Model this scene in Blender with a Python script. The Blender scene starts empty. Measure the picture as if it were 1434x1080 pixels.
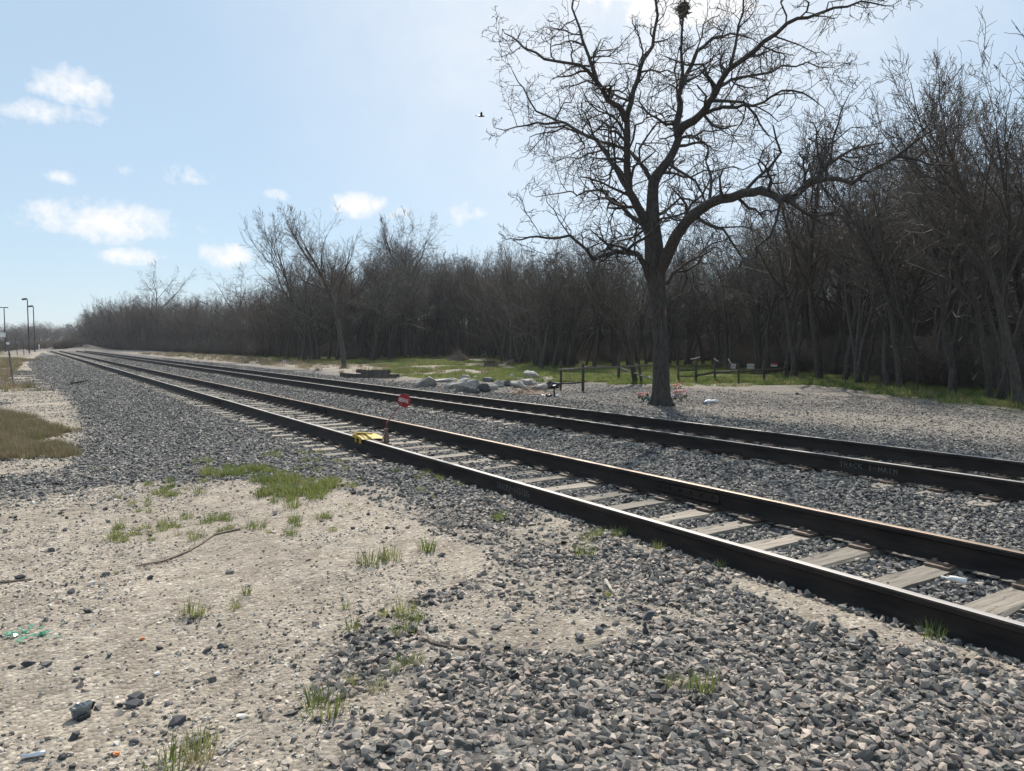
import bpy, bmesh, math, random
import numpy as np
from math import sin, cos, tan, pi, radians, atan2, sqrt
from mathutils import Vector, Matrix

S = bpy.context.scene
COL = S.collection

# ------------------------------------------------------------------ camera
FPX = 1040.0                       # focal length in pixels of the 1434 px wide photograph
W0, H0 = 1434.0, 1080.0
CAMZ = 1.67
YAW = radians(33.2)                # heading, clockwise from +Y (the tracks run along +Y)
PITCH = math.atan(59.0 / FPX)
cam_d = bpy.data.cameras.new('camera')
cam = bpy.data.objects.new('camera', cam_d)
COL.objects.link(cam)
cam_d.sensor_width = 36.0
cam_d.lens = 36.0 * FPX / W0
cam_d.clip_start = 0.05
cam_d.clip_end = 6000
cam.location = (0, 0, CAMZ)
cam.rotation_euler = (pi / 2 - PITCH, 0, -YAW)
S.camera = cam

FH = np.array([sin(YAW), cos(YAW), 0.0])          # horizontal forward
RT = np.array([cos(YAW), -sin(YAW), 0.0])         # right
UPV = np.array([0, 0, 1.0])
FC = FH * cos(PITCH) - UPV * sin(PITCH)
UC = UPV * cos(PITCH) + FH * sin(PITCH)

# ------------------------------------------------------------------ world, sun, exposure
SUN_EL = radians(43.0)
SUN_AZ = YAW + radians(3.0)
world = bpy.data.worlds.new('World')
S.world = world
world.use_nodes = True
SKY_STRENGTH = 0.085
sun_d = bpy.data.lights.new('sun', 'SUN')
sun_d.energy = 5.0
sun_d.angle = radians(0.53)
sun_d.color = (1.0, 0.93, 0.83)
sun = bpy.data.objects.new('sun', sun_d)
COL.objects.link(sun)
sdir = Vector((sin(SUN_AZ) * cos(SUN_EL), cos(SUN_AZ) * cos(SUN_EL), sin(SUN_EL)))
sun.rotation_euler = sdir.to_track_quat('Z', 'Y').to_euler()
S.view_settings.view_transform = 'Standard'
S.view_settings.look = 'None'
S.view_settings.gamma = 1.0
S.view_settings.use_curve_mapping = False
S.view_settings.exposure = 0.30
S.cycles.max_bounces = 6
S.cycles.diffuse_bounces = 3
S.cycles.glossy_bounces = 2
S.cycles.transparent_max_bounces = 4
S.cycles.use_fast_gi = False


def ray(px, py):
    d = FC + RT * ((px - W0 / 2) / FPX) + UC * ((H0 / 2 - py) / FPX)
    return d


def G(px, py, z=0.0):
    """point of the level z seen at this place of the photograph"""
    d = ray(px, py)
    t = (z - CAMZ) / d[2]
    return Vector((d[0] * t, d[1] * t, z))


def P(px, py, D):
    """point at the horizontal distance D along the viewing direction"""
    d = ray(px, py)
    t = D / float(d @ FH)
    return Vector((d[0] * t, d[1] * t, CAMZ + d[2] * t))


def proj(x, y, z=0.0):
    v = np.stack([np.asarray(x, float), np.asarray(y, float), np.zeros_like(np.asarray(x, float)) + z - CAMZ], -1)
    zc = v @ FC
    zc = np.where(zc > 0.05, zc, 0.05)
    return W0 / 2 + FPX * (v @ RT) / zc, H0 / 2 - FPX * (v @ UC) / zc, v @ FH


# --- sky shader ---------------------------------------------------------------
nt = world.node_tree
for n in list(nt.nodes):
    nt.nodes.remove(n)


def nd(tree, t, **kw):
    n = tree.nodes.new(t)
    for k, v in kw.items():
        setattr(n, k, v)
    return n


def math_n(tree, op, a, b=None, clamp=False):
    n = nd(tree, 'ShaderNodeMath', operation=op, use_clamp=clamp)
    for i, v in enumerate((a, b)):
        if v is None:
            continue
        if isinstance(v, (int, float)):
            n.inputs[i].default_value = v
        else:
            tree.links.new(v, n.inputs[i])
    return n.outputs[0]


def vmath(tree, op, a, b=None, out=0):
    n = nd(tree, 'ShaderNodeVectorMath', operation=op)
    for i, v in enumerate((a, b)):
        if v is None:
            continue
        if isinstance(v, (tuple, list, Vector)):
            n.inputs[i].default_value = tuple(v)
        else:
            tree.links.new(v, n.inputs[i])
    return n.outputs[out]


sky = nd(nt, 'ShaderNodeTexSky', sky_type='NISHITA')
sky.sun_disc = False
sky.sun_elevation = SUN_EL
sky.sun_rotation = SUN_AZ
sky.altitude = 150
sky.air_density = 1.0
sky.dust_density = 0.35
sky.ozone_density = 1.6
tc = nd(nt, 'ShaderNodeTexCoord')
dirv = vmath(nt, 'NORMALIZE', tc.outputs['Generated'])
warp = nd(nt, 'ShaderNodeTexNoise')
warp.inputs['Scale'].default_value = 15.0
warp.inputs['Detail'].default_value = 7.0
warp.inputs['Roughness'].default_value = 0.68
nt.links.new(dirv, warp.inputs['Vector'])
fine = nd(nt, 'ShaderNodeTexNoise')
fine.inputs['Scale'].default_value = 60.0
fine.inputs['Detail'].default_value = 5.0
nt.links.new(dirv, fine.inputs['Vector'])
# (px, py, half width px, half height px, strength): clouds by their direction in the sky
CLOUDS = [(142, 310, 122, 30, 1.0), (118, 294, 52, 20, .75), (215, 322, 56, 20, .75), (100, 122, 52, 28, 1.0), (66, 158, 74, 18, .85),
          (262, 248, 38, 18, .8), (170, 238, 20, 13, .40), (85, 249, 30, 10, .65), (388, 273, 26, 10, .85), (505, 288, 50, 20, .95),
          (312, 360, 62, 20, .9), (196, 360, 50, 14, .75), (655, 303, 34, 22, .85), (960, 2, 110, 46, 1.7), (1015, 196, 70, 22, .75),
          (560, 300, 36, 18, .6), (915, -50, 200, 70, 1.5), (0, 150, 24, 24, .4), (1600, 120, 120, 30, .6), (1150, 330, 120, 26, .6),
          (720, -160, 160, 50, .7), (300, -160, 120, 36, .6), (-140, 220, 60, 18, .6)]
acc = None
for (px, py, hw, hh, st) in CLOUDS:
    c = Vector(ray(px, py)).normalized()
    r = Vector((0, 0, 1)).cross(c).normalized()
    u = c.cross(r)
    a = math_n(nt, 'MULTIPLY', vmath(nt, 'DOT_PRODUCT', dirv, r, 1), FPX / hw * 0.93)
    b = math_n(nt, 'MULTIPLY', math_n(nt, 'SUBTRACT', vmath(nt, 'DOT_PRODUCT', dirv, u, 1), 0.0), FPX / hh * 0.93)
    cc = vmath(nt, 'DOT_PRODUCT', dirv, c, 1)
    d2 = math_n(nt, 'ADD', math_n(nt, 'MULTIPLY', a, a), math_n(nt, 'MULTIPLY', b, b))
    f = math_n(nt, 'MULTIPLY', math_n(nt, 'SUBTRACT', 1.0, d2, True), math_n(nt, 'GREATER_THAN', cc, 0.3))
    f = math_n(nt, 'MULTIPLY', f, st)
    acc = f if acc is None else math_n(nt, 'MAXIMUM', acc, f)
nz = math_n(nt, 'ADD', math_n(nt, 'MULTIPLY', warp.outputs[0], 2.3), math_n(nt, 'MULTIPLY', fine.outputs[0], 0.6))
dens = math_n(nt, 'SUBTRACT', math_n(nt, 'ADD', math_n(nt, 'MULTIPLY', acc, 0.95), nz), 1.80)
dens = math_n(nt, 'MULTIPLY', math_n(nt, 'MULTIPLY', dens, 1.35, True), math_n(nt, 'MULTIPLY', acc, 3.0, True))
# sun-side glare, painted into the sky as thin bright cloud
gc = Vector(ray(900, -140)).normalized()
gl = math_n(nt, 'SUBTRACT', vmath(nt, 'DOT_PRODUCT', dirv, gc, 1), math.cos(radians(34)))
gl = math_n(nt, 'DIVIDE', gl, 1 - math.cos(radians(34)), True)
gl = math_n(nt, 'MULTIPLY', math_n(nt, 'MULTIPLY', gl, gl), math_n(nt, 'ADD', math_n(nt, 'MULTIPLY', warp.outputs[0], 1.0), .28), True)
dens = math_n(nt, 'MAXIMUM', dens, math_n(nt, 'MULTIPLY', gl, .85))
mixc = nd(nt, 'ShaderNodeMixRGB')
nt.links.new(dens, mixc.inputs[0])
# thin high veil: whitens the blue evenly everywhere
veil = nd(nt, 'ShaderNodeMixRGB')
veil.inputs[0].default_value = 0.66
nt.links.new(sky.outputs[0], veil.inputs[1])
veil.inputs[2].default_value = (5.75, 7.5, 9.15, 1)
nt.links.new(veil.outputs[0], mixc.inputs[1])
mixc.inputs[2].default_value = (9.6, 9.7, 9.9, 1)
bg = nd(nt, 'ShaderNodeBackground')
bg.inputs[1].default_value = SKY_STRENGTH
nt.links.new(mixc.outputs[0], bg.inputs[0])
wo = nd(nt, 'ShaderNodeOutputWorld')
nt.links.new(bg.outputs[0], wo.inputs[0])

# ------------------------------------------------------------------ helpers
RNG = random.Random(7)
NP = np.random.default_rng(11)


def tag(o, label=None, cat=None, group=None, kind=None):
    if label: o['label'] = label
    if cat: o['category'] = cat
    if group: o['group'] = group
    if kind: o['kind'] = kind
    return o


def link(o, parent=None):
    COL.objects.link(o)
    if parent is not None:
        o.parent = parent
    return o


def empty(name, loc=(0, 0, 0), rz=0.0):
    o = bpy.data.objects.new(name, None)
    o.empty_display_size = 0.2
    o.location = loc
    o.rotation_euler = (0, 0, rz)
    return link(o)


def mesh_obj(name, verts, faces, mat=None, parent=None, smooth=False, mats=None, fmat=None):
    me = bpy.data.meshes.new(name)
    me.from_pydata([tuple(v) for v in verts], [], faces)
    me.update()
    if smooth:
        me.polygons.foreach_set('use_smooth', [True] * len(me.polygons))
    for m in (mats or ([mat] if mat else [])):
        me.materials.append(m)
    if fmat is not None:
        me.polygons.foreach_set('material_index', fmat)
    return link(bpy.data.objects.new(name, me), parent)


def copy_tree(o, parent=None):
    c = o.copy()
    COL.objects.link(c)
    c.parent = parent
    for ch in list(o.children):
        copy_tree(ch, c)
    return c


class MB:
    """collects boxes, bars, tubes, lumps; builds ONE mesh"""
    def __init__(s):
        s.v, s.f, s.m = [], [], []

    def add(s, vs, fs, mi=0):
        k = len(s.v)
        s.v += [tuple(v) for v in vs]
        s.f += [tuple(i + k for i in f) for f in fs]
        s.m += [mi] * len(fs)

    def box(s, c, size, rot=None, mi=0, jit=0.0, rnd=None):
        hx, hy, hz = size[0] / 2, size[1] / 2, size[2] / 2
        vs = [Vector((x, y, z)) for x in (-hx, hx) for y in (-hy, hy) for z in (-hz, hz)]
        if jit:
            rnd = rnd or RNG
            vs = [v + Vector((rnd.uniform(-jit, jit), rnd.uniform(-jit, jit), rnd.uniform(-jit, jit))) for v in vs]
        if rot is not None:
            vs = [rot @ v for v in vs]
        c = Vector(c)
        s.add([v + c for v in vs], [(0, 1, 3, 2), (4, 6, 7, 5), (0, 4, 5, 1), (2, 3, 7, 6), (0, 2, 6, 4), (1, 5, 7, 3)], mi)

    def tube(s, pts, rads, n=6, mi=0, cap=True):
        pts = [Vector(p) for p in pts]
        if isinstance(rads, (int, float)):
            rads = [rads] * len(pts)
        base = len(s.v)
        ref = Vector((0.31, 0.17, 0.93))
        for i, p in enumerate(pts):
            t = (pts[min(i + 1, len(pts) - 1)] - pts[max(i - 1, 0)]).normalized()
            a = t.cross(ref)
            if a.length < 0.05:
                a = t.cross(Vector((1, 0, 0)))
            a.normalize()
            b = t.cross(a)
            for k in range(n):
                an = 2 * pi * k / n
                s.v.append(tuple(p + (a * cos(an) + b * sin(an)) * rads[i]))
        for i in range(len(pts) - 1):
            for k in range(n):
                k2 = (k + 1) % n
                s.f.append((base + i * n + k, base + i * n + k2, base + (i + 1) * n + k2, base + (i + 1) * n + k))
                s.m.append(mi)
        if cap:
            s.f.append(tuple(base + k for k in range(n))[::-1]); s.m.append(mi)
            e = base + (len(pts) - 1) * n
            s.f.append(tuple(e + k for k in range(n))); s.m.append(mi)

    def disc(s, c, nrm, r, th, n=8, mi=0, ph=0.0):
        nrm = Vector(nrm).normalized()
        c = Vector(c)
        a = nrm.cross(Vector((0, 0, 1)))
        if a.length < .05: a = Vector((1, 0, 0))
        a.normalize(); b = nrm.cross(a)
        vs = []
        for sgn in (-1, 1):
            for k in range(n):
                an = 2 * pi * k / n + ph
                vs.append(c + nrm * sgn * th / 2 + (a * cos(an) + b * sin(an)) * r)
        fs = [tuple(range(n))[::-1], tuple(range(n, 2 * n))] + [(k, (k + 1) % n, n + (k + 1) % n, n + k) for k in range(n)]
        s.add(vs, fs, mi)

    def build(s, name, mat, parent=None, smooth=False, mats=None):
        return mesh_obj(name, s.v, s.f, mat, parent, smooth, mats, s.m if mats else None)


def rock_mesh(name, seed, n=13, flat=0.75, mat=None, rough=0.35):
    """an angular lump of broken stone of about unit radius"""
    r = random.Random(seed)
    bm = bmesh.new()
    for i in range(n):
        v = Vector((r.gauss(0, 1), r.gauss(0, 1), r.gauss(0, 1))).normalized()
        v *= r.uniform(1 - rough, 1.05)
        v.x *= r.uniform(.95, 1.25); v.z *= flat
        bm.verts.new(v)
    res = bmesh.ops.convex_hull(bm, input=bm.verts)
    bmesh.ops.delete(bm, geom=list({g for g in res['geom_interior'] if isinstance(g, bmesh.types.BMVert)}), context='VERTS')
    me = bpy.data.meshes.new(name)
    bm.to_mesh(me)
    bm.free()
    if mat: me.materials.append(mat)
    return me


def vnoise(x, y, sc, seed=0):
    """smooth value noise, numpy"""
    x = np.asarray(x, float) * sc + 1000.5 + seed * 17.3
    y = np.asarray(y, float) * sc + 1000.5 + seed * 7.7
    xi = np.floor(x).astype(np.int64); yi = np.floor(y).astype(np.int64)
    fx = x - xi; fy = y - yi
    fx = fx * fx * (3 - 2 * fx); fy = fy * fy * (3 - 2 * fy)

    def h(a, b):
        n = (a * 374761393 + b * 668265263 + seed * 974711) & 0x7fffffff
        n = ((n ^ (n >> 13)) * 1274126177) & 0x7fffffff
        n = n ^ (n >> 16)
        return (n & 0xffff) / 65535.0
    return (h(xi, yi) * (1 - fx) + h(xi + 1, yi) * fx) * (1 - fy) + (h(xi, yi + 1) * (1 - fx) + h(xi + 1, yi + 1) * fx) * fy


def fbm(x, y, sc, oct=3, seed=0):
    s = 0; a = 1; t = 0
    for o in range(oct):
        s = s + a * vnoise(x, y, sc * 2 ** o, seed + o * 5); t += a; a *= .5
    return s / t


def sstep(a, b, x):
    t = np.clip((np.asarray(x, float) - a) / (b - a), 0, 1)
    return t * t * (3 - 2 * t)


def inpoly(x, y, poly):
    x = np.asarray(x, float); y = np.asarray(y, float)
    c = np.zeros(x.shape, bool)
    n = len(poly)
    j = n - 1
    for i in range(n):
        xi, yi = poly[i]; xj, yj = poly[j]
        if yi != yj:
            cond = ((yi > y) != (yj > y)) & (x < (xj - xi) * (y - yi) / (yj - yi) + xi)
            c ^= cond
        j = i
    return c


# ------------------------------------------------------------------ layout constants
XN, XF = 4.36, 5.87            # siding rails (centres)
MN, MF = 8.90, 10.41           # main line rails
RAILTOP = 0.19
TRK_END = 182.0


def PXP(lst, z=0.0):
    return [(G(a, b, z).x, G(a, b, z).y) for a, b in lst]


HEAVY_A = PXP([(58, 493), (200, 523), (330, 556), (500, 615), (640, 668), (740, 712), (735, 735), (650, 765), (612, 735), (560, 700), (470, 668), (360, 668), (250, 668),
               (130, 672), (60, 690), (-260, 720), (-260, 668), (0, 662), (70, 655), (110, 636), (112, 598), (118, 575), (96, 545), (50, 520), (40, 505)])
HEAVY_B = PXP([(1480, 965), (1380, 945), (1260, 908), (1130, 862), (1030, 820), (950, 785), (850, 752), (770, 742), (700, 760), (720, 800), (830, 815), (905, 850),
               (800, 915), (690, 925), (600, 950), (520, 990), (440, 1075), (400, 1160), (340, 1400), (2400, 1400), (2400, 1150)])
SAND_B = PXP([(720, 738), (800, 745), (845, 775), (800, 778), (740, 762)]) , PXP([(1080, 838), (1180, 855), (1290, 895), (1250, 905), (1120, 872)]), \
    PXP([(900, 855), (990, 862), (1010, 878), (905, 880)]), PXP([(590, 846), (660, 838), (760, 846), (850, 868), (905, 885), (880, 905), (790, 915), (720, 905), (650, 908), (600, 880)])
MED_C = PXP([(480, 890), (560, 850), (660, 795), (760, 800), (900, 850), (800, 915), (690, 925), (600, 950), (500, 960)])
PEB_D = PXP([(-300, 1030), (120, 1030), (300, 1000), (480, 960), (520, 1000), (430, 1090), (300, 1400), (-600, 1400)])
DRYGRASS = PXP([(-300, 575), (0, 570), (60, 590), (105, 620), (100, 645), (60, 655), (0, 662), (-300, 680)], -.1)
FARLEFTGRASS = PXP([(-400, 497), (0, 500), (40, 500), (20, 520), (0, 545), (-400, 560)], -.2)
SANDPATCH = PXP([(-200, 548), (0, 545), (60, 545), (110, 570), (105, 592), (60, 590), (0, 572), (-200, 578)], -.1)
TUFTPATCH = PXP([(275, 640), (330, 645), (480, 662), (470, 690), (430, 705), (415, 722), (375, 715), (365, 675), (300, 665)])

FRONT = [(60, 489.0), (110, 489.4), (240, 492), (330, 496), (430, 504), (520, 504.5), (600, 499), (680, 499), (740, 514), (790, 516), (900, 513), (1000, 514), (1100, 529),
         (1200, 540), (1300, 549), (1434, 565), (1700, 600)]
FPXS = np.array([a for a, b in FRONT]); FPYS = np.array([b for a, b in FRONT])


def zfront(px):
    """distance of the front edge of the wood by bearing"""
    return CAMZ * FPX / (np.interp(px, FPXS, FPYS) - 481.0)


def gravel_mask(x, y):
    x = np.asarray(x, float); y = np.asarray(y, float)
    jx = x + (fbm(x, y, 1.3, 3, 3) - .5) * .8
    jy = y + (fbm(x, y, 1.3, 3, 9) - .5) * .8 * (1 + y / 25.0)
    bed = sstep(3.55, 3.85, jx + .12) * (1 - .55 * sstep(13.6, 16.5, jx + (fbm(x, y, .35, 3, 5) - .5) * 3)) * (1 - .4 * sstep(16.5, 19, jx))
    near_cover = (x < 4.2) & (y < 9.5)
    bed = np.where(near_cover, 0, bed)
    g = np.where(x > 3.6, bed, 0)
    ha = 0; hb = 0
    for k, (sc_, am) in enumerate(((1.3, .8), (3.1, .9), (2.2, 1.5), (4.5, .6))):
        qx = x + (fbm(x, y, sc_, 3, 13 + k * 3) - .5) * am
        qy = y + (fbm(x, y, sc_, 3, 59 + k * 3) - .5) * am * (1 + y / 14.0)
        ha = ha + inpoly(qx, qy, HEAVY_A) * .25; hb = hb + inpoly(qx, qy, HEAVY_B) * .25
    g = np.maximum(g, np.maximum(ha, hb))
    g = np.maximum(g, inpoly(jx, jy, MED_C) * (0.25 + .6 * (fbm(x, y, 2.2, 2, 21) > .5)))
    for s_ in SAND_B:
        g = np.where(inpoly(jx * .4 + x * .6, jy * .4 + y * .6, s_), g * .16, g)
    g = np.where((x > 18) & (y > 30), g * .5, g)
    n = fbm(x, y, .22, 4, 93)
    # sandy blotches in the shoulder, further up the line
    g = np.where((x < 3.6) & (y > 9), g * (1 - .75 * sstep(.52, .66, n) * sstep(2.5, -2.5, x)), g)
    g = np.where((x < 1) & (y > 14), np.maximum(g, .75 * sstep(.50, .40, n)), g)
    lot = (x > 14) & (y < 34)
    g = np.where(lot, np.maximum(g, .50 + .35 * sstep(.42, .60, n)) * (1 - .35 * sstep(20, 25, x)), g)
    g = np.where(y > TRK_END - 4, np.maximum(g * .6, .62), g)
    return g


def grass_mask(x, y):
    px, py, D = proj(x, y, 0.0)
    j = (fbm(x, y, .16, 3, 31) - .5)
    zf = zfront(np.clip(px, 60, 1700))
    wood = sstep(-3, 2, D - zf + j * 8) * (px > 60)
    clr = ((px > 520) & (px < 885) & (D > 36) & (x > 16.0)) * sstep(.50, .60, fbm(x, y, .30, 4, 37))
    clr = np.maximum(clr, ((px > 380) & (px < 885) & (D > zf - 7)) * sstep(.46, .58, fbm(x, y, .22, 4, 39)))
    clr = np.maximum(clr, ((px > 855) & (px < 1135) & (D > 33.8)) * sstep(.34, .46, fbm(x, y, .35, 3, 35)))
    m = np.maximum(wood, clr)
    m = m * sstep(16.0, 19.0, x + j * 4) * np.where(px < 380, .6, 1)
    jj = fbm(x, y, .5, 4, 97)
    jx = x + (jj - .5) * 3; jy = y + (fbm(x, y, .5, 3, 98) - .5) * 6
    m = np.maximum(m, inpoly(jx, jy, DRYGRASS) * sstep(.20, .36, jj))
    m = np.maximum(m, inpoly(jx, jy, FARLEFTGRASS) * sstep(.40, .55, jj))
    m = np.maximum(m, ((jx < -2 - 10 * j) & (jy > 34)) * sstep(.34, .54, jj))
    # the sandy track through the clearing
    path = np.abs(D - (41 + 3.5 * np.sin(px / 60.0))) < 1.3
    m = np.where(path & (px > 600) & (px < 900), .15, m)
    m = np.where((px > 930) & (px < 1060) & (D > 32.5) & (D < 34.6), .25, m)
    return m


def terrain(x, y, fine=True):
    x = np.asarray(x, float); y = np.asarray(y, float)
    z = np.zeros(np.broadcast(x, y).shape) - 0.052
    # ballast between the tracks lies a little lower, beds level
    z = z - .05 * sstep(6.6, 7.1, x) * (1 - sstep(7.8, 8.3, x))
    z = z - .10 * sstep(11.2, 12.6, x) - .05 * sstep(14, 18, x)
    # near side: dirt lies level with the sleeper tops
    near = (1 - sstep(4.29, 4.34, x)) * (1 - sstep(8.5, 10.5, y))
    z = z + near * .045 + near * .022 * sstep(3.5, 4.0, x)
    # ballast shoulder falls away to the left further up the line
    sh = sstep(9, 17, y)
    z = z - sh * .22 * (1 - sstep(.6, 3.4, x))
    if fine:
        n1 = fbm(x, y, .45, 3, 41) - .5
        n2 = fbm(x, y, 3.2, 3, 43) - .5
        amp = np.where((x > 3.4) & (x < 11.5), .25, 1.0)
        z = z + n1 * .10 * amp + n2 * .035 * amp
    # road crossing at the far end, gravel bank to its right
    z = z + .22 * sstep(TRK_END - 8, TRK_END + 2, y) * (1 - sstep(30, 45, np.abs(x - 5)))
    bank = np.exp(-((x - 11.0) / 5.5) ** 2 - ((y - 222) / 16.0) ** 2)
    z = z + 1.7 * bank
    return z


def tz(x, y):
    return float(terrain(np.array([x]), np.array([y]))[0])


def GT(px, py):
    """point of the terrain seen at this place of the photograph"""
    z = 0.0
    for _ in range(6):
        p = G(px, py, z)
        z = tz(p.x, p.y)
    p = G(px, py, z)
    return Vector((p.x, p.y, z))


# ------------------------------------------------------------------ materials
def new_mat(name):
    m = bpy.data.materials.new(name)
    m.use_nodes = True
    t = m.node_tree
    for n in list(t.nodes):
        t.nodes.remove(n)
    b = nd(t, 'ShaderNodeBsdfPrincipled')
    o = nd(t, 'ShaderNodeOutputMaterial')
    t.links.new(b.outputs[0], o.inputs[0])
    return m, t, b


def ramp(t, fac, stops):
    r = nd(t, 'ShaderNodeValToRGB')
    el = r.color_ramp.elements
    while len(el) < len(stops):
        el.new(0.5)
    for e, (p, c) in zip(el, stops):
        e.position = p
        e.color = (c[0], c[1], c[2], 1)
    t.links.new(fac, r.inputs[0])
    return r.outputs[0]


def noise(t, vec, scale, detail=4, rough=.55):
    n = nd(t, 'ShaderNodeTexNoise')
    n.inputs['Scale'].default_value = scale
    n.inputs['Detail'].default_value = detail
    n.inputs['Roughness'].default_value = rough
    if vec is not None:
        t.links.new(vec, n.inputs['Vector'])
    return n.outputs[0]


def bump(t, b, h, strength, dist):
    bp = nd(t, 'ShaderNodeBump')
    bp.inputs['Strength'].default_value = strength
    bp.inputs['Distance'].default_value = dist
    t.links.new(h, bp.inputs['Height'])
    t.links.new(bp.outputs[0], b.inputs['Normal'])
    return bp


def noisy(name, c1, c2, scale=6, rough=.8, bmp=.0, bscale=None, metal=0.0, stretch=None, spec=.3, c3=None):
    m, t, b = new_mat(name)
    tcn = nd(t, 'ShaderNodeTexCoord')
    v = tcn.outputs['Object']
    if stretch:
        mp = nd(t, 'ShaderNodeMapping')
        mp.inputs['Scale'].default_value = stretch
        t.links.new(v, mp.inputs[0]); v = mp.outputs[0]
    n = noise(t, v, scale, 5, .6)
    st = [(.32, c1), (.68, c2)] if c3 is None else [(.28, c1), (.5, c2), (.75, c3)]
    t.links.new(ramp(t, n, st), b.inputs['Base Color'])
    b.inputs['Roughness'].default_value = rough
    b.inputs['Metallic'].default_value = metal
    b.inputs['Specular IOR Level'].default_value = spec
    if bmp:
        bump(t, b, noise(t, v, bscale or scale * 3, 4), bmp, .02)
    return m


def stone_mat(name, stops, bmp=.5):
    m, t, b = new_mat(name)
    oi = nd(t, 'ShaderNodeObjectInfo')
    col = ramp(t, oi.outputs['Random'], stops)
    tcn = nd(t, 'ShaderNodeTexCoord')
    n = noise(t, tcn.outputs['Object'], 2.3, 4, .65)
    mx = nd(t, 'ShaderNodeMixRGB', blend_type='MULTIPLY')
    mx.inputs[0].default_value = .6
    t.links.new(col, mx.inputs[1])
    t.links.new(ramp(t, n, [(.3, (.55, .55, .55)), (.7, (1.25, 1.22, 1.18))]), mx.inputs[2])
    t.links.new(mx.outputs[0], b.inputs['Base Color'])
    b.inputs['Roughness'].default_value = .78
    b.inputs['Specular IOR Level'].default_value = .35
    return m


M = {}
M['ballast'] = stone_mat('ballast_stone', [(0, (.048, .046, .045)), (.3, (.12, .115, .11)), (.6, (.22, .208, .193)), (.82, (.34, .31, .275)), (.95, (.46, .395, .33))])
M['ballast_mix'] = stone_mat('mixed_stone', [(0, (.042, .040, .038)), (.24, (.11, .105, .098)), (.44, (.22, .205, .185)), (.60, (.30, .243, .207)), (.80, (.375, .31, .255)), (1, (.50, .435, .365))])
M['pebble'] = stone_mat('pebble_stone', [(0, (.10, .09, .08)), (.3, (.26, .23, .195)), (.6, (.40, .355, .30)), (.85, (.55, .50, .44)), (1, (.75, .71, .65))])
M['stone_dark'] = stone_mat('dark_stone', [(0, (.045, .045, .05)), (.6, (.09, .09, .095)), (1, (.16, .15, .15))])
M['boulder'] = noisy('boulder_rock', (.20, .19, .18), (.42, .39, .35), 3.5, .85, .6, 14)
M['concrete'] = noisy('old_concrete', (.24, .225, .205), (.46, .435, .395), 3, .85, .4, 20)
M['bark'] = noisy('bark', (.036, .031, .027), (.105, .09, .077), 9, .92, .9, 26, stretch=(3, 3, .7))
M['bark_big'] = noisy('rough_bark', (.030, .026, .023), (.095, .081, .070), 7, .9, 1.0, 22, stretch=(3.2, 3.2, .7))
M['twig'] = noisy('twig_bark', (.058, .049, .041), (.125, .106, .088), 3, .8)
M['twig_red'] = noisy('reddish_twig', (.070, .052, .040), (.14, .108, .085), 3, .8)
M['twig_big'] = noisy('dark_grey_twig', (.034, .029, .026), (.075, .065, .057), 3, .85)
M['twig_grey'] = noisy('grey_twig', (.070, .062, .055), (.15, .134, .118), 3, .8)
M['bud'] = noisy('green_bud', (.12, .14, .04), (.22, .22, .07), 3, .8)
M['rail'] = noisy('rusty_rail', (.012, .0105, .010), (.040, .030, .025), 9, .75, .25, 60, spec=.25, stretch=(1, .25, 1))
M['railtop'] = noisy('worn_rail_head', (.25, .235, .225), (.38, .355, .34), 5, .62, .0, metal=.35, stretch=(1, .1, 1))
M['railtop_rusty'] = noisy('rusty_rail_head', (.20, .14, .10), (.38, .29, .22), 7, .5, .0, metal=.35, stretch=(1, .15, 1))
M['steel_rust'] = noisy('rusted_plate', (.09, .06, .045), (.22, .165, .13), 16, .6, .3, 60)
M['white'] = noisy('white_plastic', (.70, .70, .68), (.82, .82, .80), 4, .5)
M['sign'] = noisy('shaded_sign_plate', (.30, .30, .29), (.42, .42, .41), 6, .6)  # white plates greyed down, the shade they stand in put into the colour
M['chalk'] = noisy('chalk_paint', (.03, .028, .026), (.27, .27, .255), 30, .9)
M['yellow'] = noisy('yellow_paint', (.16, .10, .03), (.46, .31, .03), 16, .6, .2, 60, c3=(.58, .41, .05))
M['red'] = noisy('red_sign_paint', (.22, .012, .018), (.32, .022, .03), 6, .45)
M['redrod'] = noisy('rusty_red_rod', (.16, .04, .03), (.25, .08, .06), 9, .6)
M['signwhite'] = noisy('white_letters', (.62, .58, .56), (.75, .72, .7), 20, .6)
M['galv'] = noisy('grey_post_steel', (.12, .12, .125), (.2, .2, .2), 6, .55, metal=.4)
M['darkmetal'] = noisy('dark_pole_paint', (.025, .028, .03), (.05, .052, .055), 5, .5)
M['gatewood'] = noisy('weathered_dark_wood', (.035, .03, .026), (.10, .085, .07), 8, .85, .5, 30, stretch=(1, 1, .25))
M['polewood'] = noisy('weathered_pole', (.10, .085, .07), (.2, .17, .14), 8, .85, .4, 30)
M['oldtie'] = noisy('creosoted_timber', (.04, .034, .03), (.14, .118, .10), 6, .85, .6, 22, stretch=(1, .2, 1))
M['stick'] = noisy('dry_stick', (.13, .10, .075), (.24, .19, .145), 20, .85)
M['stickpale'] = noisy('bleached_stick', (.42, .38, .32), (.58, .53, .46), 20, .85)
M['blackplastic'] = noisy('black_plastic', (.012, .012, .014), (.03, .03, .033), 6, .35)
M['teal'] = noisy('teal_cloth', (.02, .12, .14), (.04, .22, .24), 9, .7)
M['pink'] = noisy('pink_petals', (.62, .24, .26), (.78, .46, .46), 12, .7)
M['redflower'] = noisy('red_petals', (.42, .05, .05), (.6, .14, .12), 12, .7)
M['orange'] = noisy('orange_petals', (.55, .16, .05), (.70, .28, .10), 12, .7)
M['purple'] = noisy('purple_petals', (.12, .07, .2), (.24, .15, .34), 12, .7)
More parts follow.
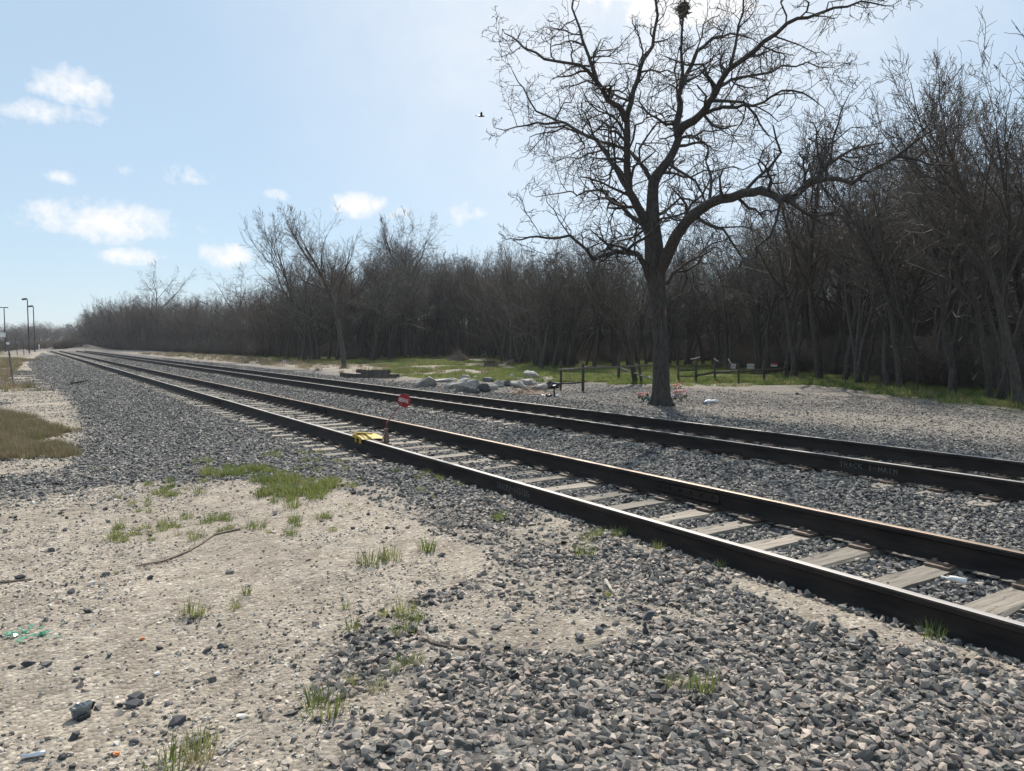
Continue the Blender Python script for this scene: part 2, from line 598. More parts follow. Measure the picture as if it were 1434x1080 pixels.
M['greenleaf'] = noisy('leaf_green', (.03, .07, .02), (.07, .13, .035), 8, .7)
M['paper'] = noisy('crumpled_paper', (.62, .62, .64), (.82, .82, .84), 7, .7)
M['blueprint'] = noisy('blue_wrapper', (.08, .10, .26), (.30, .32, .48), 7, .5)
M['tin'] = noisy('shiny_tin', (.55, .55, .56), (.75, .75, .76), 9, .28, metal=.9)
M['reddirt'] = noisy('reddish_soil', (.16, .105, .075), (.27, .19, .135), 5, .95, .7, 18)
M['brushpile'] = noisy('dead_brush', (.09, .07, .05), (.19, .15, .11), 6, .9)
M['shedwall'] = noisy('dark_shed_board', (.015, .014, .013), (.035, .032, .028), 8, .8, .4, 20)
M['shedroof'] = noisy('pale_sheet_roof', (.45, .42, .38), (.62, .58, .53), 6, .6)
M['farwall'] = noisy('far_pale_wall', (.35, .36, .38), (.45, .46, .48), 4, .8)
M['wire'] = noisy('fence_wire', (.03, .027, .025), (.07, .06, .055), 8, .8)
M['spraypaint'] = noisy('orange_spray_paint', (.30, .08, .03), (.42, .12, .05), 9, .8)
m, t, b = new_mat('green_glass')
b.inputs['Base Color'].default_value = (.35, .75, .55, 1)
b.inputs['Roughness'].default_value = .08
b.inputs['Transmission Weight'].default_value = .7
M['glass'] = m
m, t, b = new_mat('clear_plastic')
b.inputs['Base Color'].default_value = (.16, .185, .20, 1)
b.inputs['Roughness'].default_value = .15
b.inputs['Transmission Weight'].default_value = .35
M['clear'] = m


def blade_mat(name, stops):
    m, t, b = new_mat(name)
    oi = nd(t, 'ShaderNodeObjectInfo')
    col = ramp(t, oi.outputs['Random'], stops)
    t.links.new(col, b.inputs['Base Color'])
    b.inputs['Roughness'].default_value = .6
    b.inputs['Specular IOR Level'].default_value = .25
    tr = nd(t, 'ShaderNodeBsdfTranslucent')
    t.links.new(col, tr.inputs[0])
    mx = nd(t, 'ShaderNodeMixShader')
    mx.inputs[0].default_value = .4
    t.links.new(b.outputs[0], mx.inputs[1]); t.links.new(tr.outputs[0], mx.inputs[2])
    out = [n for n in t.nodes if n.type == 'OUTPUT_MATERIAL'][0]
    t.links.new(mx.outputs[0], out.inputs[0])
    return m


M['blade'] = blade_mat('grass_blade', [(0, (.13, .17, .045)), (.5, (.19, .22, .065)), (.85, (.25, .26, .095)), (1, (.32, .29, .15))])
M['blade_wood'] = blade_mat('wood_grass_blade', [(0, (.10, .145, .04)), (.5, (.165, .215, .06)), (.85, (.26, .26, .10)), (1, (.30, .25, .14))])
M['blade_dry'] = blade_mat('dry_grass_blade', [(0, (.11, .13, .04)), (.3, (.17, .145, .085)), (.7, (.22, .175, .11)), (1, (.30, .24, .16))])

# tie timber: bleached, with grain along x and cracks
m, t, b = new_mat('bleached_sleeper')
tcn = nd(t, 'ShaderNodeTexCoord')
mp = nd(t, 'ShaderNodeMapping'); mp.inputs['Scale'].default_value = (.5, 7, 7)
t.links.new(tcn.outputs['Object'], mp.inputs[0])
oi = nd(t, 'ShaderNodeObjectInfo')
n1 = noise(t, mp.outputs[0], 4, 6, .7)
n2 = noise(t, tcn.outputs['Object'], 3, 4)
base = ramp(t, n1, [(.36, (.05, .04, .032)), (.44, (.24, .205, .165)), (.56, (.345, .30, .245)), (.75, (.44, .39, .325))])
mxx = nd(t, 'ShaderNodeMixRGB'); t.links.new(math_n(t, 'MULTIPLY', n2, .25), mxx.inputs[0])
t.links.new(base, mxx.inputs[1]); mxx.inputs[2].default_value = (.40, .335, .26, 1)
hs = nd(t, 'ShaderNodeHueSaturation'); t.links.new(mxx.outputs[0], hs.inputs['Color'])
t.links.new(math_n(t, 'ADD', math_n(t, 'MULTIPLY', oi.outputs['Random'], .45), .58), hs.inputs['Value'])
t.links.new(hs.outputs[0], b.inputs['Base Color'])
b.inputs['Roughness'].default_value = .85
bump(t, b, n1, .8, .012)
M['tie'] = m

# ground
m, t, b = new_mat('ground_earth')
geo = nd(t, 'ShaderNodeNewGeometry')
pos = geo.outputs['Position']


def attr(t, nm):
    a = nd(t, 'ShaderNodeAttribute'); a.attribute_name = nm
    return a.outputs['Fac']


big = noise(t, pos, .5, 5, .6)
mid = noise(t, pos, 3.5, 6, .65)
grit = noise(t, pos, 55, 4, .7)
vor = nd(t, 'ShaderNodeTexVoronoi'); vor.inputs['Scale'].default_value = 42
t.links.new(pos, vor.inputs['Vector'])
vor2 = nd(t, 'ShaderNodeTexVoronoi'); vor2.inputs['Scale'].default_value = 20
t.links.new(pos, vor2.inputs['Vector'])
dirt = ramp(t, mid, [(.25, (.235, .198, .158)), (.5, (.345, .30, .246)), (.75, (.43, .38, .318))])
# grit speckle
sp = nd(t, 'ShaderNodeMixRGB', blend_type='MULTIPLY'); sp.inputs[0].default_value = .75
t.links.new(dirt, sp.inputs[1])
vsep = nd(t, 'ShaderNodeSeparateColor'); t.links.new(vor.outputs['Color'], vsep.inputs[0])
t.links.new(ramp(t, vsep.outputs[0], [(0, (.42, .40, .39)), (.3, (.88, .88, .88)), (.8, (1.06, 1.06, 1.04)), (1, (1.7, 1.7, 1.7))]), sp.inputs[2])
bg2 = nd(t, 'ShaderNodeMixRGB', blend_type='MULTIPLY'); bg2.inputs[0].default_value = .6
t.links.new(sp.outputs[0], bg2.inputs[1])
t.links.new(ramp(t, big, [(.32, (.60, .585, .57)), (.48, (.95, .94, .93)), (.66, (1.14, 1.12, 1.1))]), bg2.inputs[2])
# gravel colour (cells)
v2s = nd(t, 'ShaderNodeSeparateColor'); t.links.new(vor2.outputs['Color'], v2s.inputs[0])
grav = ramp(t, v2s.outputs[0], [(0, (.04, .042, .047)), (.4, (.10, .102, .108)), (.75, (.19, .185, .18)), (1, (.33, .30, .26))])
gd = nd(t, 'ShaderNodeMixRGB', blend_type='MULTIPLY'); gd.inputs[0].default_value = .8
t.links.new(grav, gd.inputs[1])
t.links.new(ramp(t, vor2.outputs['Distance'], [(0, (1.15, 1.15, 1.15)), (.6, (.8, .8, .8)), (1, (.3, .3, .3))]), gd.inputs[2])  # cells darken towards their edges: painted shade in the gaps between stones
gsp = nd(t, 'ShaderNodeMixRGB', blend_type='MULTIPLY'); gsp.inputs[0].default_value = 1.0
t.links.new(gd.outputs[0], gsp.inputs[1])
t.links.new(ramp(t, noise(t, pos, 7, 8, .85), [(.36, (.5, .5, .5)), (.5, (1, 1, 1)), (.64, (1.6, 1.58, 1.52))]), gsp.inputs[2])
mg = nd(t, 'ShaderNodeMixRGB')
t.links.new(attr(t, 'grav'), mg.inputs[0]); t.links.new(bg2.outputs[0], mg.inputs[1]); t.links.new(gsp.outputs[0], mg.inputs[2])
gcol = ramp(t, noise(t, pos, 1.1, 6, .7), [(.25, (.13, .11, .065)), (.5, (.115, .135, .05)), (.75, (.165, .17, .075))])
mgr = nd(t, 'ShaderNodeMixRGB')
dcol = ramp(t, noise(t, pos, .8, 6, .7), [(.25, (.20, .165, .115)), (.5, (.15, .14, .075)), (.75, (.27, .225, .16))])
sx_ = nd(t, 'ShaderNodeSeparateXYZ'); t.links.new(pos, sx_.inputs[0])
gsel = nd(t, 'ShaderNodeMixRGB')
t.links.new(math_n(t, 'GREATER_THAN', sx_.outputs[0], 9.0), gsel.inputs[0]); t.links.new(dcol, gsel.inputs[1]); t.links.new(gcol, gsel.inputs[2])
t.links.new(attr(t, 'grass'), mgr.inputs[0]); t.links.new(mg.outputs[0], mgr.inputs[1]); t.links.new(gsel.outputs[0], mgr.inputs[2])
t.links.new(mgr.outputs[0], b.inputs['Base Color'])
b.inputs['Roughness'].default_value = .95
b.inputs['Specular IOR Level'].default_value = .15
hgt = math_n(t, 'ADD', math_n(t, 'MULTIPLY', mid, .4), math_n(t, 'ADD', math_n(t, 'MULTIPLY', grit, .4), math_n(t, 'MULTIPLY', vor.outputs['Distance'], -.35)))
hgt = math_n(t, 'ADD', hgt, math_n(t, 'MULTIPLY', math_n(t, 'MULTIPLY', vor2.outputs['Distance'], attr(t, 'grav')), -1.2))
bump(t, b, hgt, 1.0, .03)
M['ground'] = m

# ------------------------------------------------------------------ ground sheet
def axis(segs):
    out = []
    for a, b_, st in segs:
        out += list(np.arange(a, b_, st))
    return np.array(out)


xs = axis([(-1500, -400, 275), (-400, -60, 34), (-60, -14, 2.5), (-14, -5, .5), (-5, 7, .07), (7, 14, .16), (14, 32, .4), (32, 90, 3), (90, 400, 31), (400, 1501, 275)])
ys = axis([(-300, -20, 40), (-20, -2, 1.5), (-2, .4, .25), (.4, 11, .07), (11, 26, .2), (26, 70, .7), (70, 260, 3), (260, 600, 34), (600, 1801, 300)])
XX, YY = np.meshgrid(xs, ys)
ZZ = terrain(XX, YY)
nx, ny = len(xs), len(ys)
verts = np.stack([XX.ravel(), YY.ravel(), ZZ.ravel()], -1)
ii = np.arange(nx * ny).reshape(ny, nx)
quads = np.stack([ii[:-1, :-1].ravel(), ii[:-1, 1:].ravel(), ii[1:, 1:].ravel(), ii[1:, :-1].ravel()], -1)
me = bpy.data.meshes.new('ground')
me.vertices.add(len(verts)); me.vertices.foreach_set('co', verts.ravel())
me.loops.add(quads.size); me.loops.foreach_set('vertex_index', quads.ravel().astype(np.int32))
me.polygons.add(len(quads)); me.polygons.foreach_set('loop_start', np.arange(0, quads.size, 4, dtype=np.int32))
me.polygons.foreach_set('use_smooth', np.ones(len(quads), bool))
me.update(calc_edges=True)
gm = gravel_mask(XX, YY) * np.where((XX < 4.1) & (YY < 8), .8, 1.0)
gm = gm.ravel(); grm = grass_mask(XX, YY).ravel()
for nm, arr in (('grav', gm), ('grass', grm)):
    a = me.attributes.new(nm, 'FLOAT', 'POINT')
    a.data.foreach_set('value', np.clip(arr, 0, 1).astype(np.float32))
me.materials.append(M['ground'])
tag(link(bpy.data.objects.new('ground', me)), kind='structure')

# ------------------------------------------------------------------ scatter (uncountable ground cover) with geometry nodes
PROTO = {}


def proto_coll(name, meshes):
    c = bpy.data.collections.new(name)
    for i, me_ in enumerate(meshes):
        c.objects.link(bpy.data.objects.new('%s_%02d' % (name, i), me_))
    return c


def scatter(name, pts, rot, scl, idx, coll, parent=None):
    me_ = bpy.data.meshes.new(name)
    n = len(pts)
    me_.vertices.add(n)
    me_.vertices.foreach_set('co', np.asarray(pts, np.float32).ravel())
    for nm, ty, arr in (('rot', 'FLOAT_VECTOR', rot), ('scl', 'FLOAT_VECTOR', scl)):
        a = me_.attributes.new(nm, ty, 'POINT')
        a.data.foreach_set('vector', np.asarray(arr, np.float32).ravel())
    a = me_.attributes.new('idx', 'INT', 'POINT')
    a.data.foreach_set('value', np.asarray(idx, np.int32))
    me_.update()
    o = link(bpy.data.objects.new(name, me_), parent)
    g = bpy.data.node_groups.new(name + '_nodes', 'GeometryNodeTree')
    g.interface.new_socket('Geometry', in_out='INPUT', socket_type='NodeSocketGeometry')
    g.interface.new_socket('Geometry', in_out='OUTPUT', socket_type='NodeSocketGeometry')
    gi = g.nodes.new('NodeGroupInput'); go = g.nodes.new('NodeGroupOutput')
    ci = g.nodes.new('GeometryNodeCollectionInfo')
    ci.inputs['Collection'].default_value = coll
    ci.inputs['Separate Children'].default_value = True
    ci.inputs['Reset Children'].default_value = True
    ip = g.nodes.new('GeometryNodeInstanceOnPoints')
    ip.inputs['Pick Instance'].default_value = True

    def na(nm, ty):
        q = g.nodes.new('GeometryNodeInputNamedAttribute'); q.data_type = ty
        q.inputs['Name'].default_value = nm
        return [s_ for s_ in q.outputs if s_.enabled and s_.name == 'Attribute'][0]
    e2r = g.nodes.new('FunctionNodeEulerToRotation')
    g.links.new(na('rot', 'FLOAT_VECTOR'), e2r.inputs[0])
    g.links.new(gi.outputs[0], ip.inputs['Points'])
    g.links.new(ci.outputs[0], ip.inputs['Instance'])
    g.links.new(na('idx', 'INT'), ip.inputs['Instance Index'])
    g.links.new(e2r.outputs[0], ip.inputs['Rotation'])
    g.links.new(na('scl', 'FLOAT_VECTOR'), ip.inputs['Scale'])
    g.links.new(ip.outputs[0], go.inputs[0])
    md = o.modifiers.new('scatter', 'NODES')
    md.node_group = g
    return tag(o, kind='stuff')


def proto_rocks(name, mat, k, seed, flat=.75):
    return proto_coll(name, [rock_mesh(name, seed + i, 12 + i % 4, flat, mat) for i in range(k)])


C_BALL = proto_rocks('ballast_stone', M['ballast'], 9, 100)
C_MIX = proto_rocks('mixed_stone', M['ballast_mix'], 9, 200, .65)
C_PEB = proto_rocks('pebble', M['pebble'], 6, 300, .6)

TIE_PITCH = 0.58
tie_r = random.Random(5)
tieY, tieYM = [], []
y_ = -1.2
while y_ < TRK_END:
    tieY.append(y_ + tie_r.uniform(-.035, .035)); y_ += TIE_PITCH
y_ = -.8
while y_ < TRK_END:
    tieYM.append(y_ + tie_r.uniform(-.03, .03)); y_ += TIE_PITCH
tieY = np.array(tieY); tieYM = np.array(tieYM)


def near_tie(y, arr):
    k = np.clip(np.searchsorted(arr, y), 1, len(arr) - 1)
    return np.minimum(np.abs(y - arr[k - 1]), np.abs(y - arr[k]))


def stones(name, x0, x1, y0, y1, dens, coll, smin, smax, zoff, keep=None, nk=9, far=62.0):
    n = int((x1 - x0) * (y1 - y0) * dens)
    x = NP.uniform(x0, x1, n); y = NP.uniform(y0, y1, n)
    px, py, D = proj(x, y)
    ok = (px > -260) & (px < W0 + 300) & (py < H0 + 620) & (D > .35)
    fall = np.where(D < 11, 1.0, np.clip(11.0 / D, .12, 1) ** 1.1) * np.clip((far - D) / (far * .5), 0, 1)
    ok &= NP.random(n) < fall
    x, y, D = x[ok], y[ok], D[ok]
    k = keep(x, y)
    ok = NP.random(len(x)) < k
    x, y, D = x[ok], y[ok], D[ok]
    n = len(x)
    s = smin + (smax - smin) * NP.random(n) ** 2.3
    s = s * (1 + .35 * np.clip((D - 10) / 25, 0, 1) + .7 * np.clip((D - 40) / 45, 0, 1))
    z = terrain(x, y) + zoff + s * NP.uniform(.05, .55, n)
    sc = np.stack([s * NP.uniform(.85, 1.25, n), s * NP.uniform(.8, 1.1, n), s * NP.uniform(.75, 1.1, n)], -1)
    rot = np.stack([NP.normal(0, .45, n), NP.normal(0, .45, n), NP.uniform(0, 2 * pi, n)], -1)
    return scatter(name, np.stack([x, y, z], -1), rot, sc, NP.integers(0, nk, n), coll)


def keep_bed(x, y):
    g = gravel_mask(x, y)
    t1 = near_tie(y, tieY); on1 = (x > XN - .56) & (x < XF + .56) & (t1 < .135)
    g = np.where(on1, g * .20, g)
    t2 = near_tie(y, tieYM); on2 = (x > MN - .56) & (x < MF + .56) & (t2 < .13)
    g = np.where(on2, g * np.where(x < MN, .45, .35), g)
    for r_ in (XN, XF, MN, MF):
        g = np.where(np.abs(x - r_) < .095, 0, g)
    return g


def keep_near(x, y):
    g = gravel_mask(x, y)
    return np.where(x > 3.75, g * (x < XN - .1), g)


stones('track_ballast', 3.7, 14.5, -1.2, 100, 620, C_BALL, .020, .040, .0, keep_bed, far=95)
stones('shoulder_ballast', -18, 3.75, 3.6, 125, 560, C_BALL, .019, .040, -.004, lambda x, y: np.where((y < 6.8) & (x > .9), 0, keep_near(x, y)), far=120)
stones('foreground_gravel', -1.5, 4.27, -.8, 12, 2300, C_MIX, .012, .036, -.006, lambda x, y: np.where((y < 6.8) & (x > .9), gravel_mask(x, y) * (.55 + .45 * sstep(.36, .52, fbm(x, y, 1.0, 3, 33))), 0))
stones('lot_gravel', 14.5, 24, -3, 34, 330, C_MIX, .014, .032, -.004, lambda x, y: np.clip(gravel_mask(x, y) * 1.1, .1, 1), far=44)


def keep_peb(x, y):
    g = gravel_mask(x, y)
    base = .25 + .75 * (fbm(x, y, 1.1, 3, 71) > .5)
    base = base * np.where(inpoly(x, y, PEB_D), 1.8, .62)
    return np.clip(base, 0, 1) * (1 - .6 * g)


stones('dirt_pebbles', -6, 4.2, .0, 10.5, 2300, C_PEB, .004, .016, -.003, keep_peb, 6)


stones('verge_pebbles', -18, 3, 9, 45, 330, C_PEB, .012, .030, -.004, lambda x, y: (1 - gravel_mask(x, y)) * (1 - .7 * grass_mask(x, y)) * (.15 + .85 * (fbm(x, y, .6, 3, 85) > .45)), 6)


def keep_loose(x, y):
    a = fbm(x, y, .9, 3, 88)
    return np.clip((a - .46) * 1.0, 0.012, .16) * (1 - gravel_mask(x, y))


stones('loose_gravel', -7, 4.2, .8, 15, 260, C_MIX, .011, .032, -.004, keep_loose)

# ------------------------------------------------------------------ haze: the air itself
HAZE = 0.00022
mb = None
hv = [(x_, y_, z_) for x_ in (-1600, 1600) for y_ in (-420, 1900) for z_ in (-2.0, 22.0)]
hm = bpy.data.materials.new('haze_air'); hm.use_nodes = True
ht = hm.node_tree
for n in list(ht.nodes): ht.nodes.remove(n)
pv = nd(ht, 'ShaderNodeVolumePrincipled')
pv.inputs['Color'].default_value = (.86, .91, 1.0, 1)
pv.inputs['Density'].default_value = HAZE
pv.inputs['Anisotropy'].default_value = .3
ho = nd(ht, 'ShaderNodeOutputMaterial'); ht.links.new(pv.outputs[0], ho.inputs['Volume'])
tag(mesh_obj('haze', hv, [(0, 1, 3, 2), (4, 6, 7, 5), (0, 4, 5, 1), (2, 3, 7, 6), (0, 2, 6, 4), (1, 5, 7, 3)], hm), kind='stuff')

# ------------------------------------------------------------------ tracks
RAIL_PROF = [(-.075, .0), (.075, .0), (.075, .012), (.016, .030), (.0095, .062), (.0095, .135), (.0365, .150), (.0365, .178), (.029, .188), (.020, .190),
             (-.020, .190), (-.029, .188), (-.0365, .178), (-.0365, .150), (-.0095, .135), (-.0095, .062), (-.016, .030), (-.075, .012)]


def rail(name, x, parent, top):
    ysr = list(np.concatenate([np.arange(-8, 40, 2.0), np.arange(40, TRK_END, 8.0), [TRK_END]]))
    n = len(RAIL_PROF)
    v, f, fm = [], [], []
    r = random.Random(int(x * 100))
    for y in ysr:
        dx, dz = r.uniform(-.004, .004), r.uniform(-.003, .003)
        for (a, z) in RAIL_PROF:
            v.append((x + a + dx, y, z + dz if z > .013 else z))
    for i in range(len(ysr) - 1):
        for k in range(n):
            k2 = (k + 1) % n
            f.append((i * n + k, i * n + k2, (i + 1) * n + k2, (i + 1) * n + k)[::-1])
            fm.append(1 if k in (8, 9, 10) else 0)
    f.append(tuple(range(n))[::-1]); fm.append(0)
    f.append(tuple((len(ysr) - 1) * n + k for k in range(n))); fm.append(0)
    return mesh_obj(name, v, f, None, parent, False, [M['rail'], top], fm)


def joint_bar(x, y, side, parent):
    mb = MB()
    mb.box((x + side * .022, y, .098), (.022, .92, .066))
    mb.box((x + side * .034, y, .060), (.03, .92, .022))
    for k in range(6):
        yy = y - .38 + k * .152
        mb.disc((x + side * .042, yy, .103), (side, 0, 0), .019, .02, 6)
        mb.tube([(x + side * .04, yy, .103), (x + side * .066, yy, .103)], .010, 6)
    return mb.build('joint_bar', M['rail'], parent)


def tie_mesh(seed, L=2.62):
    r = random.Random(seed)
    bm = bmesh.new()
    nxs = 6
    rows = []
    hw = .115
    for i in range(nxs + 1):
        x = -L / 2 + L * i / nxs + (r.uniform(-.03, .03) if 0 < i < nxs else 0)
        j = lambda s_: r.uniform(-s_, s_)
        rows.append([bm.verts.new((x, -hw + j(.010), -.17)), bm.verts.new((x, -hw + j(.012), -.018 + j(.006))), bm.verts.new((x, -hw + .014 + j(.010), j(.006))),
                     bm.verts.new((x, j(.02), -.002 + j(.007))),
                     bm.verts.new((x, hw - .014 + j(.010), j(.006))), bm.verts.new((x, hw + j(.012), -.018 + j(.006))), bm.verts.new((x, hw + j(.01), -.17))])
    for a, b_ in zip(rows[:-1], rows[1:]):
        for k in range(6):
            bm.faces.new((a[k], b_[k], b_[k + 1], a[k + 1]))
    bm.faces.new(rows[0]); bm.faces.new(rows[-1][::-1])
    bmesh.ops.recalc_face_normals(bm, faces=bm.faces)
    me_ = bpy.data.meshes.new('sleeper'); bm.to_mesh(me_); bm.free()
    me_.materials.append(M['tie'])
    return me_


TIES = [tie_mesh(40 + i) for i in range(8)]
mbp = MB()
mbp.box((0, 0, .009), (.37, .19, .018))
for sx in (-.097, .097):
    mbp.box((sx, 0, .0215), (.022, .19, .008))
for (sx, sy) in ((-.088, .06), (.088, -.06), (-.14, -.05), (.14, .05)):
    mbp.box((sx, sy, .030), (.028, .030, .024))
_pl = mbp.build('tie_plate', M['steel_rust'])
PLATE = _pl.data
bpy.data.objects.remove(_pl)


def make_track(name, label, xa, xb, tys, n_part, tz_top, tops):
    root = empty(name, ((xa + xb) / 2, 0, 0))
    tag(root, label, 'railway track', 'railway tracks')
    cx = (xa + xb) / 2
    r = random.Random(int(cx * 10))
    rails = []
    for x, tp in ((xa, tops[0]), (xb, tops[1])):
        rails.append(rail('rail', x - cx, root, tp))
    mbx = None
    far_v = MB()
    for i, y in enumerate(tys):
        if i < n_part:
            o = link(bpy.data.objects.new('sleeper', TIES[r.randrange(8)]), root)
            o.location = (r.uniform(-.06, .06), y, tz_top - .006 + r.uniform(-.016, .008))
            o.rotation_euler = (0, 0, r.uniform(-.02, .02) + (pi if r.random() < .5 else 0))
            if i < 70:
                for x in (xa - cx, xb - cx):
                    p = link(bpy.data.objects.new('tie_plate', PLATE), o)
                    p.parent = o
                    p.matrix_parent_inverse = Matrix.Translation(o.location).inverted() if False else Matrix.Identity(4)
                    dx = x - o.location.x
                    p.location = (dx if abs(o.rotation_euler.z) < 1 else -dx, 0, -.019 - o.location.z + tz_top + .022)
        else:
            far_v.box((r.uniform(-.06, .06), y, tz_top - .08), (2.62, .23, .16))
    sf = far_v.build('far_sleepers', M['tie'], root)
    tag(sf, kind='stuff')
    return root, rails


sid, srails = make_track('siding_track', 'nearer railway track with pale bleached wooden sleepers and a yellow derail on it', XN, XF, tieY, 120, -.02, (M['railtop'], M['railtop_rusty']))
mainl, mrails = make_track('main_track', 'farther railway track with shiny rails and sleepers buried in grey ballast', MN, MF, tieYM, 80, -.03, (M['railtop'], M['railtop']))
for y in (5.55, 17.4, 29.3):
    joint_bar(0, y, -1, srails[1]).location = (XF - (XN + XF) / 2, 0, 0)
for y in (21.5,):
    joint_bar(0, y, -1, srails[0]).location = (XN - (XN + XF) / 2, 0, 0)

# stroke letters
STROKES = {
    'T': [[(0, 1), (.7, 1)], [(.35, 1), (.35, 0)]], 'R': [[(0, 0), (0, 1), (.5, 1), (.62, .78), (.5, .55), (0, .52)], [(.25, .52), (.66, 0)]],
    'A': [[(0, 0), (.35, 1), (.7, 0)], [(.13, .36), (.57, .36)]], 'C': [[(.65, .85), (.4, 1), (.12, .85), (0, .5), (.12, .15), (.4, 0), (.66, .15)]],
    'K': [[(0, 0), (0, 1)], [(.62, 1), (0, .45)], [(.2, .6), (.66, 0)]], '2': [[(.03, .8), (.25, 1), (.55, .9), (.58, .68), (.02, 0), (.65, 0)]],
    '1': [[(.17, .70), (.34, 1), (.34, 0)]], '-': [[(.08, .5), (.55, .5)]], 'S': [[(.62, .86), (.35, 1), (.06, .84), (.12, .6), (.55, .42), (.62, .16), (.33, 0), (.02, .15)]],
    'I': [[(.3, 1), (.3, 0)]], 'D': [[(0, 0), (0, 1), (.35, .97), (.64, .7), (.64, .3), (.35, .03), (0, 0)]], 'N': [[(0, 0), (0, 1), (.65, 0), (.65, 1)]],
    'G': [[(.64, .84), (.38, 1), (.1, .84), (0, .5), (.1, .14), (.38, 0), (.64, .14), (.64, .46), (.4, .46)]], 'M': [[(0, 0), (.04, 1), (.38, .3), (.72, 1), (.76, 0)]],
    'E': [[(.6, 1), (0, 1), (0, 0), (.62, 0)], [(0, .52), (.48, .52)]], 'L': [[(0, 1), (0, 0), (.6, 0)]], ' ': [],
}


def lettering(text, origin, right, up, nrm, h, w, adv, mat, parent, seed=1, jit=.06):
    """flat brushed strokes just proud of a surface"""
    r = random.Random(seed)
    origin, right, up, nrm = Vector(origin), Vector(right).normalized(), Vector(up).normalized(), Vector(nrm).normalized()
    mb = MB()
    cur = 0.0
    for ch in text:
        oy = r.uniform(-jit, jit) * h
        for st in STROKES[ch]:
            pts = [origin + right * (cur + (a + r.uniform(-jit, jit) * .6) * adv * .95) + up * (oy + (b_ + r.uniform(-jit, jit) * .5) * h) + nrm * .0015 for a, b_ in st]
            for p, q in zip(pts[:-1], pts[1:]):
                d = (q - p)
                if d.length < 1e-5: continue
                d.normalize()
                s_ = d.cross(nrm).normalized() * w / 2
                e = d * w * .3
                a4 = [p - e - s_, q + e - s_, q + e + s_, p - e + s_]
                mb.add([v for v in a4] + [v + nrm * .001 for v in a4], [(4, 5, 6, 7), (0, 3, 2, 1), (0, 1, 5, 4), (1, 2, 6, 5), (2, 3, 7, 6), (3, 0, 4, 7)])
        cur += adv
    return mb.build('lettering', mat, parent)


pA = G(697, 672, .13)
yA = pA.y * (XN / pA.x)
pB = G(1177, 640, .13)
yB = pB.y * (MN / pB.x)
cxs, cxm = (XN + XF) / 2, (MN + MF) / 2
lettering('TRACK2-SIDING', (XN - .0105 - cxs, yA, .066), (0, -1, 0), (0, 0, 1), (-1, 0, 0), .066, .007, .050, M['chalk'], srails[0], 3)
lettering('TRACK 1-MAIN', (MN - .0105 - cxm, yB, .064), (0, -1, 0), (0, 0, 1), (-1, 0, 0), .068, .008, .066, M['chalk'], mrails[0], 4)

# ------------------------------------------------------------------ derail with its round red sign
pd = G(507, 612, RAILTOP)
yd = pd.y * (XN / pd.x)
der = empty('derail_device', (XN, yd, RAILTOP))
DSC = .78
tag(der, 'yellow derail clamped over the near rail with a round red sign on a bent rod', 'derail')
mb = MB()   # the wedge that lies over the rail head
prof = [(-.22, .0), (-.16, .03), (-.02, .055), (.15, .06), (.22, .015)]
for (xa, xb_, hh) in ((-.085, -.03, .7), (-.03, .055, 1.0), (.055, .26, .62)):
    vs = []
    for (yy, zz) in prof:
        vs += [(xa, yy, .004), (xb_, yy, .004), (xb_, yy * .92, .012 + zz * hh), (xa, yy * .96, .012 + zz * hh)]
    fs = []
    for i in range(len(prof) - 1):
        for k in range(4):
            k2 = (k + 1) % 4
            fs.append((i * 4 + k, i * 4 + k2, i * 4 + 4 + k2, i * 4 + 4 + k))
    fs += [(0, 1, 2, 3)[::-1], tuple(16 + k for k in (0, 1, 2, 3))]
    mb.add(vs, fs)
mb.box((-.062, -.08, -.035), (.018, .07, .07)); mb.box((-.062, .10, -.035), (.018, .05, .06))
mb.box((.01, .0, .08), (.05, .36, .018), Matrix.Rotation(.5, 3, 'Z'))
mb.build('wedge', M['yellow'], der)
mb = MB(); mb.box((.30, .0, -.15), (.30, .34, .03)); mb.box((.27, .0, -.10), (.08, .24, .07)); mb.tube([(.24, -.2, -.03), (.24, .2, -.03)], .022, 8)
for sy in (-.15, .15):
    mb.box((.32, sy * .8, -.115), (.24, .03, .03))
mb.build('base_casting', M['steel_rust'], der)
mb = MB(); mb.box((.40, -.02, -.05), (.07, .07, .18)); mb.box((.40, -.02, .06), (.045, .045, .12)); mb.disc((.40, -.02, .12), (0, 0, 1), .03, .02, 8)
mb.build('rod_socket', M['steel_rust'], der)
ps = P(566, 561, 12.15) - Vector((XN, yd, RAILTOP))
s0 = Vector((.40, -.02, .12))
rod = [s0, s0 + Vector((0, -.02, .10)), s0.lerp(ps, .25) + Vector((0, 0, .07)), s0.lerp(ps, .55) + Vector((0, 0, .06)), s0.lerp(ps, .85) + Vector((0, 0, .02)), ps + Vector((.0, 0, -.02))]
mb = MB(); mb.tube(rod, [.012, .011, .010, .009, .008, .008], 6)
mb.build('sign_rod', M['redrod'], der)
fn = Vector(-FC) + Vector((-.12, .1, -.05)); fn.normalize()
mb = MB(); mb.disc(ps, fn, .112, .006, 20)
sg = mb.build('sign_disc', M['red'], der)
rgt = Vector((0, 0, 1)).cross(fn).normalized(); upn = fn.cross(rgt)
rr = (rgt * .97 - upn * .22).normalized(); uu = fn.cross(rr)
lettering('DERAIL', ps + fn * .003 - rr * .083 - uu * .028, rr, uu, fn, .060, .0075, .029, M['signwhite'], sg, 5, .02)
mb = MB(); mb.disc(ps - fn * .006, fn, .03, .012, 8); mb.build('rod_clip', M['redrod'], sg)

